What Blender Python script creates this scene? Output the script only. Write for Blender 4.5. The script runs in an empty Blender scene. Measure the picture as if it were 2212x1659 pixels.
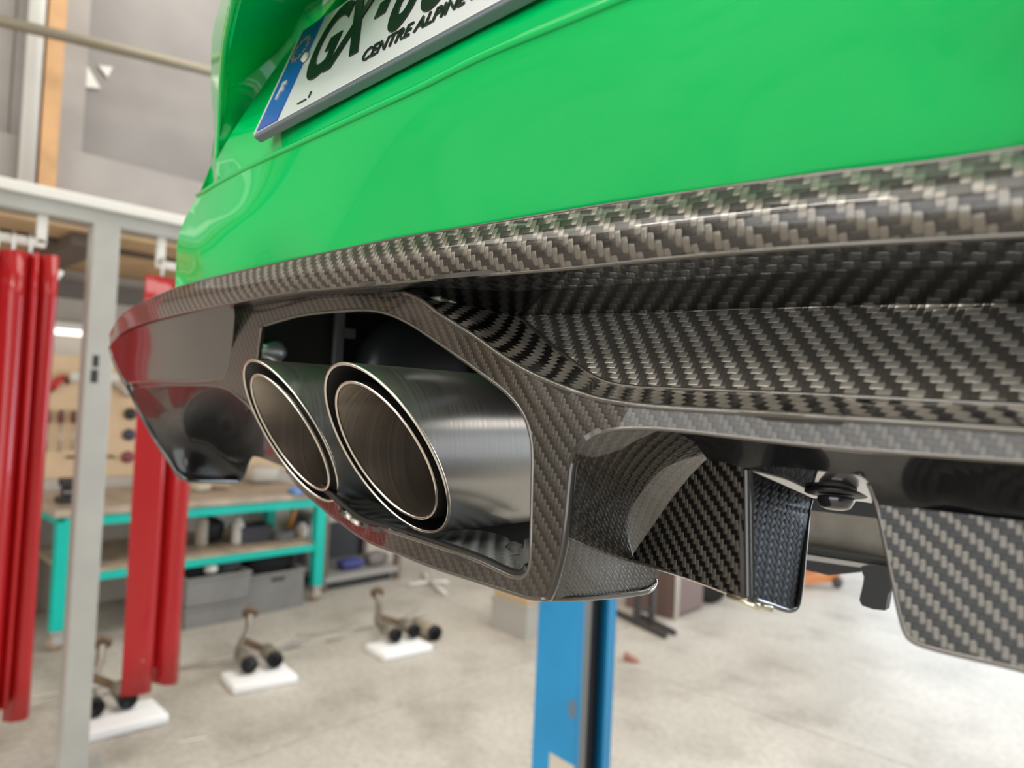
import bpy, bmesh, math, random
import numpy as np
from mathutils import Vector, Matrix
from mathutils.geometry import delaunay_2d_cdt
random.seed(4)
sc = bpy.context.scene
C = sc.collection
PI = math.pi
CAMH = 1.70
F = 1500.0

# ------------------------------------------------------------------ camera
def camera_axes(yaw=44.0, pitch=1.43, roll=2.7):
    y, p, r = map(math.radians, (yaw, pitch, roll))
    d = np.array([-math.sin(y)*math.cos(p), math.cos(y)*math.cos(p), math.sin(p)])
    rt = np.array([math.cos(y), math.sin(y), 0.0]); up = np.cross(rt, d)
    return np.stack([math.cos(r)*rt+math.sin(r)*up, -math.sin(r)*rt+math.cos(r)*up, -d], 1)
M = camera_axes()
O3 = np.array([0.0, 0.0, CAMH])
cd = bpy.data.cameras.new('camera'); cam = bpy.data.objects.new('camera', cd); C.objects.link(cam)
cam.matrix_world = Matrix([[*M[0], 0], [*M[1], 0], [*M[2], CAMH], [0, 0, 0, 1]])
cd.sensor_width = 36.0; cd.lens = F/2212*36.0
cd.clip_start = 0.01; cd.clip_end = 100
cd.dof.use_dof = True; cd.dof.focus_distance = 0.39; cd.dof.aperture_fstop = 6.8; cd.dof.aperture_blades = 0
sc.camera = cam
sc.view_settings.view_transform = 'Standard'; sc.view_settings.look = 'None'
sc.view_settings.gamma = 1.0; sc.view_settings.use_curve_mapping = False
sc.view_settings.exposure = 0.0

# ------------------------------------------------------------------ light
w = bpy.data.worlds.new('sky'); sc.world = w; w.use_nodes = True
bg = w.node_tree.nodes['Background']; bg.inputs[0].default_value = (0.80, 0.90, 1.0, 1); bg.inputs[1].default_value = 1.0
def area(name, loc, rot, sx, sy, power, col):
    l = bpy.data.lights.new(name, 'AREA'); l.shape = 'RECTANGLE'; l.size = sx; l.size_y = sy
    l.energy = power; l.color = col
    o = bpy.data.objects.new(name, l); C.objects.link(o); o.location = loc; o.rotation_euler = rot
    return o
WARM = (1.0, 0.95, 0.87); COOL = (0.78, 0.89, 1.0)
for i, (x, y) in enumerate([(-4.2, -4.6), (-0.6, -4.6), (3.0, -4.6), (-2.7, 2.5), (0.6, 4.6), (3.6, 4.6)]):
    area('skylight', (x, y, 5.36), (0, 0, 0), 2.8, 4.0, 165 if i == 3 else 112, WARM)  # front-left panel moved and boosted to brighten the bench side
area('door_daylight', (0.4, -6.9, 2.3), (math.radians(90), 0, 0), 8.0, 4.5, 235, (1.0, 0.98, 0.94))
area('door_daylight', (1.2, 10.9, 2.3), (math.radians(-90), 0, 0), 8.6, 4.5, 620, COOL)

area('tube_lamp', (-1.9, -3.0, 4.2), (math.radians(20), 0, 0), 1.7, 0.07, 24, (1.0, 0.97, 0.92))
# ------------------------------------------------------------------ helpers
def ray(x, y): return M @ np.array([(x-1106)/F, (829.5-y)/F, -1.0])
def at(x, y, Y):
    v = ray(x, y); return O3 + v*(Y/v[1])
def atX(x, y, X):
    v = ray(x, y); return O3 + v*(X/v[0])
def atZ(x, y, Z):
    v = ray(x, y); return O3 + v*((Z-CAMH)/v[2])

def put(o, parent=None):
    C.objects.link(o)
    if parent is not None: o.parent = parent
    return o
def thing(name, label, cat, loc=(0, 0, 0), rz=0.0, group=None):
    o = bpy.data.objects.new(name, None); C.objects.link(o); o.location = loc; o.rotation_euler = (0, 0, rz)
    o.empty_display_size = 0.05
    o['label'] = label; o['category'] = cat
    if group: o['group'] = group
    return o
def tag(o, label, cat, group=None):
    o['label'] = label; o['category'] = cat
    if group: o['group'] = group
    return o
def mesh_obj(name, verts, faces, m, parent=None, smooth=False):
    me = bpy.data.meshes.new(name); me.from_pydata([tuple(v) for v in verts], [], faces); me.update()
    if m: me.materials.append(m)
    if smooth:
        for p in me.polygons: p.use_smooth = True
    return put(bpy.data.objects.new(name, me), parent)
def bm_obj(name, bm, m, parent=None, smooth=False, loc=None, rz=None):
    me = bpy.data.meshes.new(name); bm.to_mesh(me); bm.free()
    if m: me.materials.append(m)
    if smooth:
        for p in me.polygons: p.use_smooth = True
    o = put(bpy.data.objects.new(name, me), parent)
    if loc is not None: o.location = loc
    if rz is not None: o.rotation_euler = (0, 0, rz)
    return o
def bx(bm, c, s, bev=0.0, rot=None):
    r = bmesh.ops.create_cube(bm, size=1.0)
    vs = r['verts']
    bmesh.ops.scale(bm, vec=s, verts=vs)
    if bev > 0:
        es = list({e for v in vs for e in v.link_edges})
        rb = bmesh.ops.bevel(bm, geom=es, offset=bev, segments=2, affect='EDGES', profile=0.5)
        vs = list({v for f in rb['faces'] for v in f.verts} | {v for v in vs if v.is_valid})
        st = list(vs); seen = set(vs)
        while st:
            v = st.pop()
            for e in v.link_edges:
                o2 = e.other_vert(v)
                if o2 not in seen: seen.add(o2); st.append(o2)
        vs = list(seen)
    if rot is not None: bmesh.ops.rotate(bm, cent=(0, 0, 0), matrix=rot, verts=vs)
    bmesh.ops.translate(bm, vec=c, verts=vs)
    return vs
def box(name, c, s, m, parent=None, bev=0.0, rot=None):
    bm = bmesh.new(); bx(bm, c, s, bev, rot); return bm_obj(name, bm, m, parent)
def lathe(bm, prof, seg=20, mat=None):
    rings = []
    for r, z in prof:
        rings.append([bm.verts.new((r*math.cos(2*PI*k/seg), r*math.sin(2*PI*k/seg), z)) for k in range(seg)])
    for a, b in zip(rings, rings[1:]):
        for k in range(seg): bm.faces.new((a[k], a[(k+1) % seg], b[(k+1) % seg], b[k]))
    vs = [v for q in rings for v in q]
    if prof[0][0] > 1e-6: bm.faces.new(rings[0][::-1])
    if prof[-1][0] > 1e-6: bm.faces.new(rings[-1])
    if mat is not None: bmesh.ops.transform(bm, matrix=mat, verts=vs)
    return vs
def align(p, d):
    q = Vector(d).to_track_quat('Z', 'Y').to_matrix().to_4x4(); return Matrix.Translation(Vector(p)) @ q
def rod(bm, a, b, r, seg=12):
    a = Vector(a); b = Vector(b); lathe(bm, [(r, 0), (r, (b-a).length)], seg, align(a, b-a))
def catmull(P, n):
    P = [np.array(p, float) for p in P]
    if len(P) < 3: return [P[0]+(P[-1]-P[0])*t for t in np.linspace(0, 1, n)]
    k = [0.0]
    for a, b in zip(P, P[1:]): k.append(k[-1]+max(1e-9, np.linalg.norm(b[:2]-a[:2]))**0.5)
    P2 = [2*P[0]-P[1]]+P+[2*P[-1]-P[-2]]
    K = [k[0]-(k[1]-k[0])]+k+[k[-1]+(k[-1]-k[-2])]
    out = []
    L = [0.0]
    for a, b in zip(P, P[1:]): L.append(L[-1]+np.linalg.norm(b[:2]-a[:2]))
    for s in np.linspace(0, L[-1], n):
        i = 0
        while i < len(P)-2 and s > L[i+1]: i += 1
        f = (s-L[i])/max(1e-9, L[i+1]-L[i]); t = k[i]+(k[i+1]-k[i])*f
        p0, p1, p2, p3 = P2[i:i+4]; t0, t1, t2, t3 = K[i:i+4]
        A1 = (t1-t)/(t1-t0)*p0+(t-t0)/(t1-t0)*p1; A2 = (t2-t)/(t2-t1)*p1+(t-t1)/(t2-t1)*p2
        A3 = (t3-t)/(t3-t2)*p2+(t-t2)/(t3-t2)*p3
        B1 = (t2-t)/(t2-t0)*A1+(t-t0)/(t2-t0)*A2; B2 = (t3-t)/(t3-t1)*A2+(t-t1)/(t3-t1)*A3
        out.append((t2-t)/(t2-t1)*B1+(t-t1)/(t2-t1)*B2)
    return out
def tube(bm, pts, r, seg=8, closed=False, caps=True):
    pts = [Vector(p) for p in pts]; n = len(pts); rings = []
    up = Vector((0, 0, 1)); prev = None
    for i, p in enumerate(pts):
        t = (pts[min(i+1, n-1)]-pts[max(i-1, 0)]).normalized()
        if prev is None:
            s = t.cross(up if abs(t.dot(up)) < .95 else Vector((1, 0, 0))).normalized()
        else:
            s = (prev-t*prev.dot(t)).normalized()
        prev = s; q = t.cross(s)
        rr = r[i] if isinstance(r, (list, tuple)) else r
        rings.append([bm.verts.new(p+(s*math.cos(2*PI*k/seg)+q*math.sin(2*PI*k/seg))*rr) for k in range(seg)])
    for a, b in zip(rings, rings[1:]):
        for k in range(seg): bm.faces.new((a[k], a[(k+1) % seg], b[(k+1) % seg], b[k]))
    if caps: bm.faces.new(rings[0][::-1]); bm.faces.new(rings[-1])
def bead(name, ctrl, r, m, parent, n=60):
    """rounded edge: a thin tube along a curve; ctrl = (px, py, Y) in the car's rear frame"""
    bm = bmesh.new(); tube(bm, [at(p[0], p[1], p[2]) for p in catmull(ctrl, n)], r, 8)
    return bm_obj(name, bm, m, parent, True)

# --- curved shell: outline traced on the part, depth from a thin-plate spline through control points, real thickness
def tps(ctrl, lam=6e-5):
    X = np.array([[c[0]/1000, c[1]/1000] for c in ctrl], float)
    W = np.array([ray(c[0], c[1])[1]/c[2] for c in ctrl])
    n = len(X); d = np.linalg.norm(X[:, None]-X[None], axis=2)
    K = np.where(d > 0, d*d*np.log(np.maximum(d, 1e-12)), 0)+np.eye(n)*lam
    P = np.c_[np.ones(n), X]; A = np.zeros((n+3, n+3)); A[:n, :n] = K; A[:n, n:] = P; A[n:, :n] = P.T
    s = np.linalg.solve(A, np.r_[W, 0, 0, 0])
    def f(q):
        q = np.atleast_2d(np.asarray(q, float))/1000
        d = np.linalg.norm(q[:, None]-X[None], axis=2)
        U = np.where(d > 0, d*d*np.log(np.maximum(d, 1e-12)), 0)
        return U @ s[:n]+s[n]+q @ s[n+1:]
    return f
def plane_fn(P0, n):
    P0 = np.array(P0); n = np.array(n)
    def f(q):
        q = np.atleast_2d(q); k = float((P0-O3) @ n)
        return np.array([(ray(a, b) @ n)/k for a, b in q])
    return f
def surf(f, q):
    q = np.atleast_2d(np.asarray(q, float)); wv = f(q)
    R = np.stack([(q[:, 0]-1106)/F, (829.5-q[:, 1])/F, -np.ones(len(q))], 1) @ M.T
    return O3+R/wv[:, None]
def smooth_outline(pts, step):
    """a repeated point is a corner; the runs between corners are smooth curves"""
    runs = [[]]
    for i, p in enumerate(pts):
        runs[-1].append(p)
        if i+1 < len(pts) and tuple(pts[i+1]) == tuple(p): runs.append([])
    runs = [r for r in runs if len(r) > 0]
    out = []
    for i, r in enumerate(runs):
        nxt = runs[(i+1) % len(runs)][0]
        if len(r) == 1: q = [r[0], nxt] if tuple(r[0]) != tuple(nxt) else [r[0]]
        else: q = r+([nxt] if tuple(r[-1]) != tuple(nxt) else [])
        L = sum(math.dist(a, b) for a, b in zip(q, q[1:])); n = max(2, int(L/step)+1)
        if tuple(r[-1]) != tuple(nxt) and len(r) > 1:     # straight closing piece
            c = [tuple(v) for v in catmull(r, max(2, n))]
            out += c
            L2 = math.dist(r[-1], nxt); k = max(1, int(L2/step))
            out += [tuple(np.array(r[-1])+(np.array(nxt)-np.array(r[-1]))*j/k) for j in range(1, k)]
        elif len(r) == 1:
            k = max(1, int(math.dist(r[0], nxt)/step))
            out += [tuple(np.array(r[0], float)+(np.array(nxt)-np.array(r[0]))*j/k) for j in range(0, k)]
        else:
            out += [tuple(v) for v in catmull(r, n)][:-1]
    res = []
    for p in out:
        if not res or math.dist(p, res[-1]) > 0.8: res.append(p)
    if math.dist(res[0], res[-1]) <= 0.8: res.pop()
    return res
def inside(q, poly):
    x, y = q[:, 0], q[:, 1]; r = np.zeros(len(q), bool); n = len(poly); j = n-1
    for i in range(n):
        xi, yi = poly[i]; xj, yj = poly[j]
        c = ((yi > y) != (yj > y)) & (x < (xj-xi)*(y-yi)/((yj-yi) if yj != yi else 1e-9)+xi)
        r ^= c; j = i
    return r
def sheet(name, outline, fn, m, parent, holes=(), step=14, axes=((1, 0, 0), (0, 0, 1)), tow=0.0034, rot=0.0, thick=0.0028, ext=0.55):
    if not callable(fn): fn = tps(fn)
    out = smooth_outline(outline, step); hs = [smooth_outline(h, step) for h in holes]
    xs = [p[0] for p in out]; ys = [p[1] for p in out]
    G = []
    y = min(ys)+step*.5; k = 0
    while y < max(ys):
        x = min(xs)+step*(.5 if k % 2 else 0)
        while x < max(xs): G.append((x, y)); x += step
        y += step*.87; k += 1
    G = np.array(G)
    ok = inside(G, out)
    for h in hs: ok &= ~inside(G, h)
    bpts = np.array([p for l in [out]+hs for p in l])
    G = G[ok]
    if len(G):
        dm = np.array([np.min(np.hypot(bpts[:, 0]-g[0], bpts[:, 1]-g[1])) for g in G]); G = G[dm > step*.55]
    V = [tuple(p) for p in bpts]; E = []; b = 0
    for l in [out]+hs:
        E += [(b+i, b+(i+1) % len(l)) for i in range(len(l))]; b += len(l)
    V += [tuple(p) for p in G]
    r = delaunay_2d_cdt([Vector(v) for v in V], E, [], 1, 1e-4)
    q = np.array([(v.x, v.y) for v in r[0]]); tris = [tuple(f) for f in r[2]]
    cen = np.array([q[list(f)].mean(0) for f in tris])
    ok = inside(cen, out)
    for h in hs: ok &= ~inside(cen, h)
    tris = [f for f, o in zip(tris, ok) if o]
    P = surf(fn, q)
    e = 1.5
    N = np.cross(surf(fn, q+[e, 0])-surf(fn, q-[e, 0]), surf(fn, q+[0, e])-surf(fn, q-[0, e]))
    N /= np.linalg.norm(N, axis=1)[:, None]
    N[((P-O3)*N).sum(1) > 0] *= -1
    fr = []
    for f in tris:
        a, b2, c = f
        nn = np.cross(P[b2]-P[a], P[c]-P[a])
        fr.append(f if nn @ (P[a]-O3) < 0 else (a, c, b2))
    n = len(P); B = P-N*thick
    cnt = {}
    for f in fr:
        for i in range(3): cnt[(f[i], f[(i+1) % 3])] = 1
    rim = [(a, b2) for (a, b2) in cnt if (b2, a) not in cnt]
    # the shell runs on along the car past the right-hand edge of the traced part
    R = [(a, b2) for a, b2 in rim if q[a, 0] > 2370 and q[b2, 0] > 2370]
    extra = {}; rows = []
    if R:
        rim = [e_ for e_ in rim if e_ not in set(R)]
        steps = np.linspace(0, 1, 7)[1:]
        ids = sorted({i for e_ in R for i in e_})
        base = n
        XP = []; XN = []
        for k_, t_ in enumerate(steps):
            for i in ids:
                d_ = P[i].copy(); d_[0] += (O3[0]+ext-P[i][0])*t_; XP.append(d_)
                nn = N[i].copy(); nn[0] *= (1-t_); nn /= np.linalg.norm(nn); XN.append(nn); extra[(k_+1, i)] = base; base += 1
        for i in ids: extra[(0, i)] = i
        for k_ in range(len(steps)):
            for a, b2 in R: fr.append((extra[(k_, b2)], extra[(k_, a)], extra[(k_+1, a)], extra[(k_+1, b2)]))
        P = np.r_[P, np.array(XP)]; N = np.r_[N, np.array(XN)]; n = len(P)
        fr = [f if len(f) == 3 or np.cross(P[f[1]]-P[f[0]], P[f[2]]-P[f[0]]) @ N[f[0]] > 0 else f[::-1] for f in fr]
        B = P-N*thick
    fbk = [tuple(i+n for i in f[::-1]) for f in fr]
    faces = list(fr)+fbk+[(b2, a, a+n, b2+n) for a, b2 in rim]
    me = bpy.data.meshes.new(name); me.from_pydata([tuple(v) for v in np.r_[P, B]], [], faces); me.update()
    me.materials.append(m); me.materials.append(bpy.data.materials['green_paint' if m.name == 'green_paint' else 'edge_resin'])
    nf = len(fr); ln = []
    for p in me.polygons:
        p.use_smooth = True; p.material_index = 0 if p.index < nf else 1
        for vi in p.vertices:
            ln.append(tuple(N[vi]) if p.index < nf else (tuple(-N[vi-n]) if p.index < 2*nf else tuple(p.normal)))
    uv = me.uv_layers.new(name='UVMap'); A = np.array(axes, float)
    u = (P @ A[0])/tow; v = -(P @ A[1])/tow
    ca, sa = math.cos(rot), math.sin(rot); U2 = np.stack([ca*u-sa*v, sa*u+ca*v], 1)
    for p in me.polygons:
        for li, vi in zip(p.loop_indices, p.vertices): uv.data[li].uv = U2[vi % n]
    me.normals_split_custom_set(ln)
    return put(bpy.data.objects.new(name, me), parent)

# ------------------------------------------------------------------ materials
def mat(name, col, rough=0.5, metal=0.0, coat=0.0, spec=0.5, bump=None, var=None, **kw):
    m = bpy.data.materials.new(name); m.use_nodes = True; nt = m.node_tree; b = nt.nodes['Principled BSDF']
    b.inputs['Base Color'].default_value = (*col, 1); b.inputs['Roughness'].default_value = rough
    b.inputs['Metallic'].default_value = metal; b.inputs['Coat Weight'].default_value = coat
    b.inputs['Coat Roughness'].default_value = 0.03; b.inputs['Specular IOR Level'].default_value = spec
    for k, v in kw.items(): b.inputs[k.replace('_', ' ')].default_value = v
    if var or bump:
        tc = nt.nodes.new('ShaderNodeTexCoord'); n = nt.nodes.new('ShaderNodeTexNoise')
        n.inputs['Scale'].default_value = (var or bump)[0]; n.inputs['Detail'].default_value = 6
        nt.links.new(tc.outputs['Object'], n.inputs['Vector'])
        if var:
            cr = nt.nodes.new('ShaderNodeValToRGB'); cr.color_ramp.elements[0].position = 0.35; cr.color_ramp.elements[1].position = 0.65
            cr.color_ramp.elements[0].color = (*[c*(1-var[1]) for c in col], 1); cr.color_ramp.elements[1].color = (*[min(1, c*(1+var[1])) for c in col], 1)
            nt.links.new(n.outputs['Fac'], cr.inputs['Fac']); nt.links.new(cr.outputs['Color'], b.inputs['Base Color'])
        if bump:
            bp = nt.nodes.new('ShaderNodeBump'); bp.inputs['Strength'].default_value = bump[1]; bp.inputs['Distance'].default_value = 0.01
            nt.links.new(n.outputs['Fac'], bp.inputs['Height']); nt.links.new(bp.outputs['Normal'], b.inputs['Normal'])
    return m

def carbon_mat(name, warp, weft, rough=0.34, metal=0.75, bumpd=0.00045, coat=1.0, aniso=0.65):
    m = bpy.data.materials.new(name); m.use_nodes = True; nt = m.node_tree; b = nt.nodes['Principled BSDF']
    N = nt.nodes; L = nt.links
    def mth(op, a, c=None, d=None):
        n = N.new('ShaderNodeMath'); n.operation = op
        for i, v in enumerate((a, c, d)):
            if v is None: continue
            if isinstance(v, (int, float)): n.inputs[i].default_value = v
            else: L.new(v, n.inputs[i])
        return n.outputs[0]
    uvn = N.new('ShaderNodeUVMap'); uvn.uv_map = 'UVMap'
    # slight wander of the tows
    nz = N.new('ShaderNodeTexNoise'); nz.inputs['Scale'].default_value = 0.35; nz.inputs['Detail'].default_value = 1
    L.new(uvn.outputs['UV'], nz.inputs['Vector'])
    ad = N.new('ShaderNodeVectorMath'); ad.operation = 'MULTIPLY_ADD'
    L.new(nz.outputs['Color'], ad.inputs[0]); ad.inputs[1].default_value = (0.5, 0.5, 0); L.new(uvn.outputs['UV'], ad.inputs[2])
    sp = N.new('ShaderNodeSeparateXYZ'); L.new(ad.outputs[0], sp.inputs[0])
    u, v = sp.outputs[0], sp.outputs[1]
    iu = mth('FLOOR', u); iv = mth('FLOOR', v); fu = mth('FRACT', u); fv = mth('FRACT', v)
    tw = mth('FLOORED_MODULO', mth('SUBTRACT', v, iu), 4.0)          # along a warp tow
    tf = mth('FLOORED_MODULO', mth('SUBTRACT', mth('SUBTRACT', u, iv), 1.0), 4.0)  # along a weft tow
    dd = mth('FLOORED_MODULO', mth('SUBTRACT', iv, iu), 4.0)
    is_warp = mth('LESS_THAN', dd, 1.5)
    def prof(cross, along):
        c = mth('SUBTRACT', mth('MULTIPLY', cross, 2.0), 1.0); c = mth('SUBTRACT', 1.0, mth('POWER', mth('ABSOLUTE', c), 5.0))
        a = mth('SUBTRACT', along, 1.0); a = mth('SUBTRACT', 1.0, mth('POWER', mth('ABSOLUTE', a), 3.4))
        return mth('ADD', mth('MULTIPLY', c, 0.50), mth('MULTIPLY', a, 0.60))
    hw = prof(fu, tw); hf = prof(fv, tf)
    mx = N.new('ShaderNodeMix'); mx.data_type = 'FLOAT'; L.new(is_warp, mx.inputs[0]); L.new(hf, mx.inputs[2]); L.new(hw, mx.inputs[3])
    h = mx.outputs[0]
    # fine filaments
    def fil(sx, sy):
        mp = N.new('ShaderNodeMapping'); mp.inputs['Scale'].default_value = (sx, sy, 1); L.new(ad.outputs[0], mp.inputs['Vector'])
        n = N.new('ShaderNodeTexNoise'); n.inputs['Scale'].default_value = 1.0; n.inputs['Detail'].default_value = 2; L.new(mp.outputs[0], n.inputs['Vector']); return n.outputs['Fac']
    m2 = N.new('ShaderNodeMix'); m2.data_type = 'FLOAT'; L.new(is_warp, m2.inputs[0]); L.new(fil(.5, 14), m2.inputs[2]); L.new(fil(14, .5), m2.inputs[3])
    hh = mth('ADD', h, mth('MULTIPLY', m2.outputs[0], 0.10))
    bp = N.new('ShaderNodeBump'); bp.inputs['Strength'].default_value = 1.0; bp.inputs['Distance'].default_value = bumpd
    L.new(hh, bp.inputs['Height'])
    cm = N.new('ShaderNodeMix'); cm.data_type = 'RGBA'; L.new(is_warp, cm.inputs[0])
    cm.inputs[6].default_value = (*weft, 1); cm.inputs[7].default_value = (*warp, 1)
    # the deep seams between tows are darker
    sm = N.new('ShaderNodeMapRange'); sm.inputs['From Min'].default_value = 0.15; sm.inputs['From Max'].default_value = 0.7
    sm.inputs['To Min'].default_value = 0.25; sm.inputs['To Max'].default_value = 1.0; L.new(h, sm.inputs['Value'])
    c2 = N.new('ShaderNodeMix'); c2.data_type = 'RGBA'; c2.blend_type = 'MULTIPLY'; c2.inputs[0].default_value = 1.0
    L.new(cm.outputs[2], c2.inputs[6]); L.new(sm.outputs[0], c2.inputs[7])
    L.new(c2.outputs[2], b.inputs['Base Color'])
    tg = N.new('ShaderNodeTangent'); tg.direction_type = 'UV_MAP'; tg.uv_map = 'UVMap'
    L.new(tg.outputs[0], b.inputs['Tangent'])
    ra = N.new('ShaderNodeMix'); ra.data_type = 'FLOAT'; L.new(is_warp, ra.inputs[0]); ra.inputs[2].default_value = 0.25; ra.inputs[3].default_value = 0.0
    L.new(ra.outputs[0], b.inputs['Anisotropic Rotation'])
    b.inputs['Anisotropic'].default_value = aniso; b.inputs['Roughness'].default_value = rough; b.inputs['Metallic'].default_value = metal
    b.inputs['Coat Weight'].default_value = coat; b.inputs['Coat Roughness'].default_value = 0.025; b.inputs['Coat IOR'].default_value = 1.5
    L.new(bp.outputs[0], b.inputs['Normal'])
    return m

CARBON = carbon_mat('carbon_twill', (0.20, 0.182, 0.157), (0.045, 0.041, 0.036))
CARBON_B = carbon_mat('carbon_twill_panel', (0.21, 0.195, 0.17), (0.52, 0.49, 0.43))  # base lifted to offset the shade of the blade above
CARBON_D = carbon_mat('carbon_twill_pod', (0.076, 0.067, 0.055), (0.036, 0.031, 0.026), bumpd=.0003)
CARBON_HI = carbon_mat('carbon_twill_contrast', (0.125, 0.113, 0.095), (0.008, 0.0075, 0.007), coat=0.55)
CARBON_G = carbon_mat('carbon_twill_groove', (0.75, 0.68, 0.58), (0.035, 0.033, 0.03))  # warp lifted to make up for the shade in the groove
CARBON_RAW = carbon_mat('carbon_bare_weave', (0.34, 0.35, 0.34), (0.22, 0.23, 0.22), coat=0.0, rough=0.45, bumpd=0.0012)
CARBON_U = carbon_mat('carbon_twill_shaded_side', (0.075, 0.078, 0.078), (0.03, 0.032, 0.033))  # darker copy of the twill, underside shade put into its colour
EDGE_R = mat('edge_resin', (0.03, 0.027, 0.024), 0.3, 0.2, 0.6)
CARBON_S = carbon_mat('carbon_twill_shaded_fin', (0.020, 0.022, 0.026), (0.006, 0.0065, 0.0075), coat=0.12, rough=0.5)  # darkened twill copy, the fin side's dim reflection put into its colour
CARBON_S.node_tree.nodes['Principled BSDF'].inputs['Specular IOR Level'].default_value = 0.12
GLOSS_D = mat('painted_shade_black', (0.004, 0.004, 0.004), 0.25, 0.0, 0.25, 0.2)
GLOSS = mat('gloss_black_resin', (0.014, 0.0125, 0.011), 0.12, 0.0, 1.0)
EDGE = mat('clear_coated_edge', (0.12, 0.108, 0.093), 0.14, 0.6, 1.0)
PAINT = mat('green_paint', (0.0, 0.525, 0.118), 0.5, 0.0, 1.0, 0.0)
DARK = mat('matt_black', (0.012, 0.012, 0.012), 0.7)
RUBBER = mat('black_rubber', (0.008, 0.008, 0.008), 0.45)
def brushed(name, col, rough, an):
    m = mat(name, col, rough, 1.0); nt = m.node_tree; b = nt.nodes['Principled BSDF']; N = nt.nodes; L = nt.links
    uvn = N.new('ShaderNodeUVMap'); uvn.uv_map = 'UVMap'
    mp = N.new('ShaderNodeMapping'); mp.inputs['Scale'].default_value = (6, 420, 1); L.new(uvn.outputs[0], mp.inputs['Vector'])
    n = N.new('ShaderNodeTexNoise'); n.inputs['Scale'].default_value = 1.0; n.inputs['Detail'].default_value = 3; L.new(mp.outputs[0], n.inputs['Vector'])
    mr = N.new('ShaderNodeMapRange'); mr.inputs['To Min'].default_value = rough*.75; mr.inputs['To Max'].default_value = rough*1.3
    L.new(n.outputs['Fac'], mr.inputs['Value']); L.new(mr.outputs[0], b.inputs['Roughness'])
    bp = N.new('ShaderNodeBump'); bp.inputs['Strength'].default_value = 0.15; bp.inputs['Distance'].default_value = 0.0004
    L.new(n.outputs['Fac'], bp.inputs['Height']); L.new(bp.outputs[0], b.inputs['Normal'])
    tg = N.new('ShaderNodeTangent'); tg.direction_type = 'UV_MAP'; tg.uv_map = 'UVMap'; L.new(tg.outputs[0], b.inputs['Tangent'])
    b.inputs['Anisotropic'].default_value = an; b.inputs['Anisotropic Rotation'].default_value = 0.25
    return m
STEEL = brushed('brushed_steel', (0.43, 0.42, 0.405), 0.33, 0.8)
STEEL_IN = brushed('brushed_steel_inner', (0.40, 0.35, 0.30), 0.36, 0.75)
RIM = mat('ground_steel_edge', (0.80, 0.74, 0.67), 0.25, 1.0)
BLACKCOAT = mat('black_annulus', (0.012, 0.012, 0.012), 0.4)

# ------------------------------------------------------------------ setting: floor, walls, ceiling
def concrete():
    m = bpy.data.materials.new('concrete_floor'); m.use_nodes = True; nt = m.node_tree; b = nt.nodes['Principled BSDF']; N = nt.nodes; L = nt.links
    tc = N.new('ShaderNodeTexCoord')
    def noise(s, d=6):
        n = N.new('ShaderNodeTexNoise'); n.inputs['Scale'].default_value = s; n.inputs['Detail'].default_value = d; L.new(tc.outputs['Object'], n.inputs['Vector']); return n.outputs['Fac']
    c1 = N.new('ShaderNodeValToRGB'); e = c1.color_ramp.elements
    e[0].position = .33; e[0].color = (.44, .405, .35, 1); e[1].position = .66; e[1].color = (.60, .565, .50, 1)
    L.new(noise(1.1), c1.inputs[0])
    c2 = N.new('ShaderNodeValToRGB'); e = c2.color_ramp.elements
    e[0].position = .28; e[0].color = (.62, .60, .58, 1); e[1].position = .50; e[1].color = (1, 1, 1, 1)
    L.new(noise(2.3, 3), c2.inputs[0])
    mx = N.new('ShaderNodeMix'); mx.data_type = 'RGBA'; mx.blend_type = 'MULTIPLY'; mx.inputs[0].default_value = .7
    L.new(c1.outputs[0], mx.inputs[6]); L.new(c2.outputs[0], mx.inputs[7])
    c3 = N.new('ShaderNodeValToRGB'); e = c3.color_ramp.elements
    e[0].position = .3; e[0].color = (.82, .82, .82, 1); e[1].position = .6; e[1].color = (1.05, 1.05, 1.05, 1)
    L.new(noise(28, 4), c3.inputs[0])
    m2 = N.new('ShaderNodeMix'); m2.data_type = 'RGBA'; m2.blend_type = 'MULTIPLY'; m2.inputs[0].default_value = 1
    L.new(mx.outputs[2], m2.inputs[6]); L.new(c3.outputs[0], m2.inputs[7]); L.new(m2.outputs[2], b.inputs['Base Color'])
    b.inputs['Roughness'].default_value = .55
    return m
CONC = concrete()
CLAD = mat('grey_cladding', (0.38, 0.35, 0.325), 0.55, var=(3, .08))
CLAD_D = mat('dark_grey_sheet', (0.27, 0.25, 0.235), 0.45, var=(2, .12))
WHITE = mat('white_paint', (0.78, 0.76, 0.70), 0.45)
WALLW = mat('off_white_wall', (0.56, 0.50, 0.43), 0.7, var=(2, .06))
WOODP = mat('chipboard_underside', (0.58, 0.41, 0.23), 0.7, var=(5, .1))
DKWOOD = mat('dark_joist', (0.13, 0.10, 0.08), 0.7)
PEG = mat('pegboard_beige', (0.74, 0.54, 0.33), 0.6, var=(6, .05))
GREYP = mat('grey_painted_steel', (0.43, 0.425, 0.39), 0.45, var=(4, .07))
ORANGE = mat('timber_strip', (0.62, 0.36, 0.17), 0.6, var=(8, .1))
CEILM = mat('ceiling_sheet', (0.32, 0.31, 0.30), 0.6)

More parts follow.
